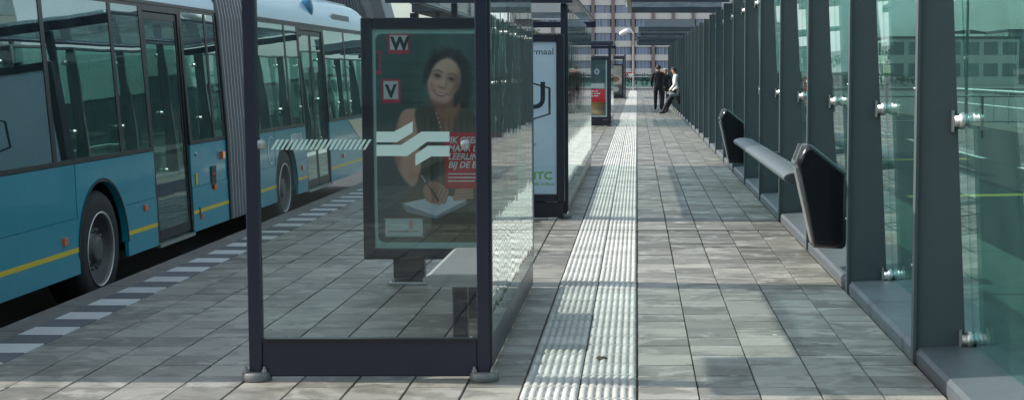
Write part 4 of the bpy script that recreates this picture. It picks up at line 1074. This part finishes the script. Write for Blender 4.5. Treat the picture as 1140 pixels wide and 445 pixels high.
def walker():
    # seen from behind, walking away (+y)
    J = {'pelvis': ((0, 0, .97), (.17, .125)), 'waist': ((0, .0, 1.12), (.165, .12)), 'chest': ((0, .01, 1.36), (.205, .135)), 'shl': ((0, 0, 1.50), (.13, .09)), 'neck': ((0, .01, 1.57), .062), 'head': ((0, .02, 1.70), (.095, .105)), 'crown': ((0, .015, 1.78), (.07, .08)),
         'sL': ((-.20, 0, 1.47), .078), 'eL': ((-.285, -.03, 1.19), .062), 'wL': ((-.25, .07, .96), .042), 'hL': ((-.24, .09, .89), .04),
         'sR': ((.20, 0, 1.47), .078), 'eR': ((.275, -.06, 1.19), .062), 'wR': ((.25, -.02, .95), .042), 'hR': ((.245, -.01, .88), .04),
         'pL': ((-.10, 0, .90), .112), 'kL': ((-.11, .10, .51), .082), 'aL': ((-.11, .06, .10), .06), 'tL': ((-.125, .20, .045), .042),
         'pR': ((.10, 0, .90), .112), 'kR': ((.105, -.02, .50), .082), 'aR': ((.11, -.16, .11), .06), 'tR': ((.125, -.03, .045), .042)}
    E = [('pelvis', 'waist'), ('waist', 'chest'), ('chest', 'shl'), ('shl', 'neck'), ('neck', 'head'), ('head', 'crown'), ('shl', 'sL'), ('sL', 'eL'), ('eL', 'wL'), ('wL', 'hL'), ('shl', 'sR'), ('sR', 'eR'), ('eR', 'wR'), ('wR', 'hR'),
         ('pelvis', 'pL'), ('pL', 'kL'), ('kL', 'aL'), ('aL', 'tL'), ('pelvis', 'pR'), ('pR', 'kR'), ('kR', 'aR'), ('aR', 'tR')]
    R_ = {}
    for e in E:
        a, c = e
        R_[e] = 0 if e in (('neck', 'head'), ('head', 'crown'), ('wL', 'hL'), ('wR', 'hR')) else 3 if a in ('aL', 'aR') else 2 if a in ('pL', 'pR', 'kL', 'kR') else 1
    return J, E, R_
J, E, R_ = walker()
t, b_ = person((.90, 63.5, 0), J, E, R_, 'person in a black suit walking away down the walkway', [SKIN, BLKCL, BLKCL, SHOE], BLKH, 1.04, PI / 2)
fingers(b_, t, (-.24, .09, .88), (0, .15, -1), (0, 1, 0), SKIN); fingers(b_, t, (.245, -.01, .87), (0, .1, -1), (0, 1, 0), SKIN)
J2 = dict(J); t, b_ = person((1.22, 64.8, 0), J2, E, R_, 'grey haired person in dark clothes behind the man in white', [SKIN, DGR, DKTR, SHOE], GREYH, .96, -PI / 2)
fingers(b_, t, (-.24, .09, .88), (0, .15, -1), (0, 1, 0), SKIN); fingers(b_, t, (.245, -.01, .87), (0, .1, -1), (0, 1, 0), SKIN)
# man leaning on the rail, facing the shelters (-x), legs stretched out
def leaner():
    J = {'pelvis': ((.0, 0, .86), (.15, .16)), 'waist': ((.03, 0, 1.02), (.13, .16)), 'chest': ((.0, 0, 1.26), (.14, .19)), 'shl': ((-.04, 0, 1.39), (.10, .13)), 'neck': ((-.07, 0, 1.46), .06), 'head': ((-.11, 0, 1.59), (.105, .095)), 'crown': ((-.10, 0, 1.67), (.08, .07)),
         'sL': ((-.03, -.19, 1.36), .075), 'eL': ((-.06, -.26, 1.08), .06), 'wL': ((-.22, -.14, .90), .042), 'hL': ((-.27, -.10, .86), .04),
         'sR': ((-.03, .19, 1.36), .075), 'eR': ((-.06, .26, 1.08), .06), 'wR': ((-.20, .14, .92), .042), 'hR': ((-.26, .10, .87), .04),
         'pL': ((-.05, -.10, .82), .11), 'kL': ((-.30, -.12, .50), .08), 'aL': ((-.50, -.12, .10), .058), 'tL': ((-.64, -.13, .05), .042),
         'pR': ((-.05, .10, .82), .11), 'kR': ((-.24, .12, .48), .08), 'aR': ((-.38, .12, .10), .058), 'tR': ((-.52, .14, .045), .042)}
    return J
t, b_ = person((1.50, 57.4, 0), leaner(), E, {e: (0 if e in (('neck', 'head'), ('head', 'crown'), ('wL', 'hL'), ('wR', 'hR')) else 3 if e[0] in ('aL', 'aR') else 2 if e[0] in ('pL', 'pR', 'kL', 'kR', 'pelvis') and e[1] != 'waist' else 1) for e in E},
               'man in a white shirt and dark trousers leaning back on the rail', [SKIN, WSH, DKTR, SHOE], BLKH, 1.04, PI)
fingers(b_, t, (-.265, -.10, .865), (-1, .3, -.6), (.3, 1, 0), SKIN); fingers(b_, t, (-.25, .10, .875), (-1, -.3, -.6), (-.3, 1, 0), SKIN)
bg = thing('shoulder_bag', (1.62, 56.9, .3), 'black bag hanging behind the man in white', 'bag')
b = MB(); rings = []
for (z, w, d) in ((.42, .10, .15), (.46, .13, .19), (.7, .13, .20), (.92, .10, .18), (1.0, .05, .12)):
    rings.append([(1.60 + w * math.cos(2 * PI * k / 16), 56.9 + d * math.sin(2 * PI * k / 16), z) for k in range(16)])
b.loft(rings, True, True, smooth=True); b.build('pouch', BLKCL, bg)
b = MB(); b.tube([(1.58, 56.78, .95), (1.55, 56.85, 1.2), (1.50, 57.1, 1.43), (1.52, 57.25, 1.45)], .016, 8); b.build('strap', BLKCL, bg)

# small litter on the paving
LEAFD = mat('dead_leaf', (.05, .035, .022), rough=.8); PAPER = mat('paper_scrap', (.62, .61, .58), rough=.8)
for (x, y, sz, m_, nm, lb, ct) in ((-.205, 8.53, .034, LEAFD, 'dead_leaf', 'small dark dead leaf lying on the near white tactile strip', 'leaf'), (.03, 9.25, .012, PAPER, 'paper_scrap', 'tiny white paper scrap on the paving just right of the tactile strip', 'paper'),
                                  (.86, 9.3, .016, PAPER, 'paper_scrap', 'tiny white paper scrap in the middle of the right hand paving', 'paper'), (-1.05, 12.9, .03, LEAFD, 'dead_leaf', 'small dark leaf on the paving behind the nearest shelter', 'leaf')):
    b = MB(); n = 9; rr_ = [sz * random.uniform(.6, 1.2) for _ in range(n)]
    b.loft([[(x + q * math.cos(2 * PI * k / n) * sc_, y + q * math.sin(2 * PI * k / n) * sc_, zz + .004 * math.sin(3 * k)) for k, q in enumerate(rr_)] for sc_, zz in ((1, .012), (1, .015), (.5, .024 if m_ is LEAFD else .016))], True, True)
    b.build(nm, m_, None, lb, ct)

# ------------------------------------------------------------------ far end of the platform and the office block
CREAM = mat('office_spandrel', rgb(206, 202, 194), rough=.8, noise=.06, nscale=.3); BROWN = mat('office_pier', rgb(128, 116, 114), rough=.7, noise=.08, nscale=.5)
OWIN = mat('office_window', rgb(120, 136, 160), rough=.15, rnd=.25, spec=.8); OFR = mat('office_mullion', rgb(160, 164, 168), rough=.5)
OY = 330.0; k_ = OY / FPX
off = thing('office_building', (3, OY, -.4), 'wide office block with cream bands and brown piers beyond the platform end', 'office building')
SH, BAY = 15.2 * k_, 22.2 * k_
bx0 = (660.5 - PPX) * k_ - 4 * BAY; nb_ = 12
zt0 = EYE + (79 - 14.0) * k_
b = MB(); b.box(bx0 - 1, bx0 + nb_ * BAY + 1, OY + .6, OY + 14, -.4, zt0 + 3.2 * SH); b.build('core', mat('office_core', rgb(120, 116, 112), rough=.8), off)
b = MB(); b.box(-.36, .36, -.55, .4, -.4, zt0 + 3.2 * SH); pier_me = b.mesh('pier', BROWN)
for i in range(nb_ + 1): inst(pier_me, 'pier', (bx0 + i * BAY, OY, 0), off)
wm = MB(); ww = (BAY - 1.1) / 4; wh = 8.6 * k_
wm.box(-ww / 2 + .05, ww / 2 - .05, .12, .2, -wh / 2, wh / 2); win_me = wm.mesh('window', OWIN)
mm_ = MB(); mm_.box(-.09, .09, -.05, .3, -wh / 2, wh / 2); mul_me = mm_.mesh('mullion', OFR)
for fl in range(-5, 3):
    zc = zt0 + fl * SH + wh / 2 - .3
    zb = zc + wh / 2; zn = zc + SH - wh / 2
    for i in range(nb_):
        b = None
        for q in range(4):
            x = bx0 + i * BAY + .55 + ww * (q + .5)
            if fl < 2 and 1 <= i <= 10: inst(win_me, 'window', (x, OY, zc), off)
            if q < 3 and 1 <= i <= 10 and fl < 2: inst(mul_me, 'mullion', (x + ww / 2, OY, zc), off)
    sp = MB(); sp.box(bx0, bx0 + nb_ * BAY, OY - .2, OY + .5, zb, zn); sp.build('spandrel_band', CREAM, off)

# street, fence, hedge, lamps and give-way sign at the end
r = MB(); r.add([(-140, 128, -.30), (140, 128, -.30), (140, 160, -.30), (-140, 160, -.30)], [(0, 1, 2, 3)]); r.build('cross_street', ASPH, kind='structure')
r = MB(); r.box(-140, 140, 160, 176, -.39, -.2); r.build('far_pavement', KERB, kind='structure')
DKG = mat('fence_dark_green', rgb(50, 74, 72), rough=.5)
def fence(x0, x1, y, label, h=1.15, sp=1.5, glassy=True):
    t = thing('railing', ((x0 + x1) / 2, y, 0), label, 'railing')
    b = MB(); b.tube([(x0, y, h), (x1, y, h)], .03, 8); b.build('top_rail', GALV, t)
    b = MB(); b.tube([(x0, y, .25), (x1, y, .25)], .025, 8); b.build('bottom_rail', GALV, t)
    pm = MB(); pm.box(-.03, .03, -.03, .03, -.3, h); pme = pm.mesh('post', DKG)
    n = int((x1 - x0) / sp)
    gm = MB(); gm.box(.06, sp - .06, -.006, .006, .3, h - .08); gme = gm.mesh('infill_pane', WALLGL)
    for i in range(n + 1):
        inst(pme, 'post', (x0 + i * sp, y, 0), t)
        if glassy and i < n: inst(gme, 'infill_pane', (x0 + i * sp, y, 0), t)
    return t
fence(-9, 12, 126.5, 'green glass railing across the far end of the platform')
LEAF = mat('leaf', (.05, .085, .03), rough=.7, island=.45); LEAF2 = mat('leaf_bluish', (.045, .075, .05), rough=.7, island=.45); BARK = mat('bark', (.07, .055, .045), rough=.9, noise=.2, nscale=8)
def leaves(mb, cx, cy, cz, rx, ry, rz, n, sz):
    for _ in range(n):
        u = Vector((random.gauss(0, 1), random.gauss(0, 1), random.gauss(0, 1))).normalized() * (random.random() ** .45)
        bumpf = .75 + .35 * math.sin(5 * u.x + cx) * math.cos(4 * u.z + cy) + .15 * random.random()
        p = Vector((cx + u.x * rx * bumpf, cy + u.y * ry * bumpf, cz + u.z * rz * bumpf))
        a = Vector((random.gauss(0, 1), random.gauss(0, 1), random.gauss(0, 1))).normalized(); c = a.orthogonal().normalized(); d = a.cross(c)
        s = sz * random.uniform(.6, 1.4)
        mb.add([p + c * s, p + d * s * .6, p - c * s, p - d * s * .6], [(0, 1, 2, 3)])
def tree(x, y, h, r_, label, m=LEAF):
    t = thing('tree', (x, y, -.3), label, 'tree', 'trees beyond the platform')
    b = MB(); b.tube([(x, y, -.3), (x + .1, y, h * .35), (x - .1, y, h * .6), (x + .05, y, h * .85)], [.16, .12, .09, .04], 8)
    for k in range(6):
        a = k * 1.05; b.tube([(x, y, h * (.35 + .07 * k)), (x + math.cos(a) * r_ * .6, y + math.sin(a) * r_ * .6, h * (.55 + .07 * k))], [.06, .02], 6)
    b.build('trunk', BARK, t)
    b = MB()
    for k in range(9):
        a = random.uniform(0, 6.28); q = random.uniform(.1, .65) * r_
        leaves(b, x + math.cos(a) * q, y + math.sin(a) * q, h * random.uniform(.5, .92), r_ * .5, r_ * .5, r_ * .42, 330, .13)
    b.build('crown', m, t, fix=False)
hd = thing('hedge', (2, 178, -.3), 'clipped green hedge across the street in front of the offices', 'hedge')
b = MB()
for i in range(40): leaves(b, -28 + i * 1.6, 178, .65, 1.2, .6, .95, 260, .12)
b.build('foliage', LEAF2, hd, fix=False)
tree(-13, 185, 6.5, 2.6, 'round green tree far beyond the platform, left of the office piers'); tree(9.5, 190, 6.0, 2.4, 'green tree beyond the street behind the walkway canopies', LEAF2)
sg = thing('give_way_sign', (-.55, 131, -.3), 'red and white triangular give way sign at the end of the platform', 'sign')
b = MB(); b.tube([(-.55, 131, -.3), (-.55, 131, 1.75)], .035, 8); b.build('pole', GALV, sg)
def tri(s, y0, y1): return MB().prism([(-.55 - s, 1.28 + s * .58), (-.55 + s, 1.28 + s * .58), (-.55, 1.28 - s * 1.15)], 'y', y0, y1)
tri(.42, 130.93, 130.96).build('plate', REDP, sg); tri(.25, 130.92, 130.929).build('inner_triangle', WHITE, sg)

def street_lamp(x, y, h, label, arm=-1.2, m=GALV):
    t = thing('street_lamp', (x, y, -.3), label, 'street lamp', 'street lamps')
    pts_ = [(x, y, -.3), (x, y, h * .55), (x, y, h)]
    b = MB(); b.tube(pts_, [.07, .06, .045], 10); b.build('pole', m, t)
    b = MB(); b.tube([(x, y, h - .05), (x + arm * .15, y, h + .25), (x + arm * .45, y, h + .34), (x + arm * .7, y, h + .25)], [.055, .06, .07, .07], 10); b.build('arm', WHITE, t)
    b = MB(); rings = []
    for k in range(7):
        u = k / 6; rr = .34 * math.sin(PI * (.12 + .83 * u)) ; rings.append([(x + arm * .62 + rr * 1.1 * math.cos(2 * PI * j / 14) + (arm * .35) * (u - .3), y + rr * math.sin(2 * PI * j / 14), h + .33 - .55 * u) for j in range(14)])
    b.loft(rings, True, True, smooth=True); b.build('lantern', WHITE, t)
street_lamp(-.30, 126, 4.75, 'white curved street lamp at the end of the platform', arm=-1.15)
street_lamp(9.4, 60, 5.5, 'tall street lamp seen through the glass wall', arm=-1.3)
tp = thing('sign_post', (-.70, 89, 0), 'slim dark post at the right of the farthest shelter', 'post')
b = MB(); b.tube([(-.70, 89, 0), (-.70, 89, 2.6)], .05, 8); b.build('pole', NAVY2, tp)
b = MB(); b.lathe([(0, .09), (.02, .09), (.03, .06)], (-.70, 89, 0), 'z', 12); b.build('base_ring', NAVY2, tp)

# ------------------------------------------------------------------ left background: ribbed hall and canopy over the other platform
RIBM = mat('ribbed_cladding', rgb(120, 124, 128), rough=.5, metal=.3, noise=.05)
hall = thing('ribbed_hall', (-25.9, 78, -.4), 'grey hall with a curved ribbed metal front behind the bus', 'building')
b = MB(); n = 40; arc = []
for k in range(n + 1):
    a = PI * k / n; arc.append((-25.9 + 13.3 * math.cos(PI - a), -.4 + 13.5 * math.sin(a) ** .75))
b.loft([[(x, y, z) for x, z in arc] for y in (78, 82)], True, True, closed=True, smooth=False); b.build('shell', RIBM, hall)
b = MB(); b.loft([[(-25.9 + (x + 25.9) * q, y, -.4 + (z + .4) * q) for x, z in arc] for q, y in ((.975, 77.7), (1.012, 77.7), (1.012, 78.1), (.975, 78.1))], closed=True); b.build('front_trim', mat('trim_grey', rgb(86, 90, 94), rough=.5), hall)
RIBD = mat('rib_dark', rgb(78, 82, 88), rough=.5)
for i in range(58):
    x = -24.6 + i * .2
    hh = np.interp(x + .9, [p[0] for p in arc], [p[1] for p in arc])
    b = MB(); b.hexa([(x + 1.4, 77.8, 0), (x + 1.5, 77.8, 0), (x + 1.5, 77.99, 0), (x + 1.4, 77.99, 0), (x, 77.8, hh * .93), (x + .1, 77.8, hh * .93), (x + .1, 77.99, hh * .93), (x, 77.99, hh * .93)]); b.build('rib', RIBD, hall)
cn = thing('far_canopy', (-7, 62, -.2), 'dark flat station canopy beyond the front of the bus', 'canopy')
b = MB(); b.cbox(-8.9, -4.5, 60, 74, 3.95, 4.28, .03); b.build('roof_slab', mat('canopy_dark', rgb(52, 60, 66), rough=.5, noise=.1), cn)
b = MB(); b.box(-8.95, -4.45, 59.95, 74.05, 4.281, 4.42); b.build('roof_trim', SLAB, cn)
for x in (-8.0, -5.2):
    for y in (61, 72.5):
        b = MB(); b.tube([(x, y, -.25), (x, y, 3.96)], .09, 10); b.build('column', BEAM, cn)
# opposite platform behind the bus
r = MB(); r.box(-20, -13, -40, 160, -.39, -.05); r.build('opposite_platform', KERB, kind='structure')

# ------------------------------------------------------------------ right background seen through the glass wall
r = MB(); r.add([(3.402, -40, -.2), (11.5, -40, -.2), (11.5, 128, -.2), (3.402, 128, -.2)], [(0, 1, 2, 3)]); r.build('rear_road', ASPH, kind='structure')
r = MB(); r.box(11.5, 26, -40, 127, -.39, -.04); r.build('rear_platform', KERB, kind='structure')
MARKW = mat('road_paint_white', (.6, .6, .58), rough=.7, noise=.15, nscale=3); MARKY = mat('road_paint_yellow', rgb(200, 170, 60), rough=.7, noise=.15, nscale=3)
for i in range(14):
    m_ = MB(); m_.add([(7.3, i * 6 + 2, -.196), (7.45, i * 6 + 2, -.196), (7.45, i * 6 + 5, -.196), (7.3, i * 6 + 5, -.196)], [(0, 1, 2, 3)]); m_.build('lane_marking', MARKW, kind='structure')
for i in range(4):
    m_ = MB(); y = 13 + i * 9; m_.add([(4.0, y, -.196), (7.0, y + .6, -.196), (7.0, y + 1.0, -.196), (4.0, y + .4, -.196)], [(0, 1, 2, 3)]); m_.build('yellow_marking', MARKY, kind='structure')
def side_rail(x, y0, y1, label, h=1.0):
    t = thing('railing', (x, (y0 + y1) / 2, 0), label, 'railing')
    b = MB(); b.tube([(x, y0, h), (x, y1, h)], .03, 8); b.build('top_rail', WHITE, t)
    b = MB(); b.tube([(x, y0, .5), (x, y1, .5)], .02, 8); b.build('middle_rail', WHITE, t)
    pm = MB(); pm.tube([(0, 0, -.2), (0, 0, h)], .025, 8); pme = pm.mesh('post', GALV)
    for i in range(int((y1 - y0) / 2) + 1): inst(pme, 'post', (x, y0 + 2 * i, 0), t)
side_rail(11.8, 6, 60, 'white tubular railing along the opposite platform behind the glass wall')
fence(4.2, 24, 42, 'pale railing crossing the view behind the glass wall', h=.95, sp=1.8, glassy=False)
GB = mat('teal_building_glass', rgb(96, 116, 120), rough=.12, spec=.8, rnd=.3); GW = mat('grey_building_wall', rgb(120, 126, 126), rough=.7, noise=.08, nscale=.5)
def block(x0, x1, y0, y1, h, nf, label, wallm, axis='both'):
    t = thing('city_building', ((x0 + x1) / 2, y0, -.4), label, 'building')
    b = MB(); b.box(x0, x1, y0, y1, -.4, h); b.build('wall', wallm, t)
    b = MB(); b.box(x0 - .15, x1 + .15, y0 - .15, y1 + .15, h, h + .35); b.build('roof', BEAM, t)
    sh = h / nf; n = max(3, int((x1 - x0) / 2.6)); w = (x1 - x0) / n
    m1 = MB(); m1.box(-w * .38, w * .38, -.03, .05, -sh * .3, sh * .3); me1 = m1.mesh('window', GB)
    ny = max(3, int((y1 - y0) / 2.6)); wy = (y1 - y0) / ny
    m2 = MB(); m2.box(-.03, .05, -wy * .38, wy * .38, -sh * .3, sh * .3); me2 = m2.mesh('window', GB)
    for f_ in range(nf):
        for i in range(n): inst(me1, 'window', (x0 + w * (i + .5), y0, sh * (f_ + .55)), t)
        for i in range(ny): inst(me2, 'window', (x0, y0 + wy * (i + .5), sh * (f_ + .55)), t)
block(30, 52, 62, 96, 12, 4, 'grey office building with teal windows seen through the glass wall', GW)
block(38, 58, 230, 250, 6.5, 2, 'low pale building far beyond the street, seen through the glass wall', CREAM)
block(60, 92, 245, 262, 8, 3, 'wider grey building far away at the right, seen through the glass wall', GW)
block(38, 62, 14, 46, 15, 5, 'tall grey building to the right behind the rear platform', GW)
# low shelter on the rear platform, dark roof
rs = thing('rear_shelter', (16, 24, 0), 'dark roofed open shelter on the opposite platform behind the glass wall', 'shelter')
b = MB(); b.cbox(13.2, 16.6, 22, 40, 2.7, 2.95, .03); b.build('roof', BEAM, rs)
for y in (23, 31, 39):
    b = MB(); b.box(15.8, 15.95, y, y + .15, -.04, 2.7); b.build('column', BEAM, rs)
tl = thing('double_arm_lamp', (9.8, 45, -.2), 'dark lamp with two short flat arms behind the glass wall', 'street lamp')
b = MB(); b.tube([(9.8, 45, -.2), (9.8, 45, 4.6)], [.05, .035], 10); b.build('pole', BEAM, tl)
for sg_ in (-1, 1):
    b = MB(); b.hexa([(9.8 + sg_ * .08, 44.9, 2.74), (9.8 + sg_ * .52, 44.85, 2.74), (9.8 + sg_ * .52, 45.15, 2.74), (9.8 + sg_ * .08, 45.1, 2.74), (9.8 + sg_ * .08, 44.9, 2.86), (9.8 + sg_ * .52, 44.85, 2.79), (9.8 + sg_ * .52, 45.15, 2.79), (9.8 + sg_ * .08, 45.1, 2.86)]); b.build('arm', BEAM, tl)
gs = thing('green_sign', (4.95, 30, -.2), 'small bright green sign on a post behind the glass wall', 'sign')
b = MB(); b.tube([(4.95, 30, -.2), (4.95, 30, 1.85)], .03, 8); b.build('pole', GALV, gs)
b = MB(); b.cbox(4.88, 5.02, 29.93, 29.96, 1.56, 1.76, .006); b.build('panel', mat('green_panel', rgb(60, 200, 50), rough=.4), gs)
# hall added unseen behind the camera to darken what the shelter's front pane mirrors
sh = thing('added_mirror_hall', (0, -34, -.4), 'dark glazed station hall closing the platform behind the camera, outside the view', 'building')
b = MB(); b.box(-40, 40, -50, -34, -.4, 13); b.build('wall', mat('added_hall_wall', rgb(84, 90, 92), rough=.7, noise=.1, nscale=.4), sh)
b = MB(); b.box(-40.5, 40.5, -50.5, -33.4, 13, 13.6); b.build('roof', BEAM, sh)
hm1 = MB(); hm1.box(-1.5, 1.5, -.02, .06, -1.3, 1.3); hme = hm1.mesh('window', GB)
for f_ in range(4):
    for i in range(22): inst(hme, 'window', (-38 + i * 3.6, -34, 1.8 + f_ * 3.1), sh)
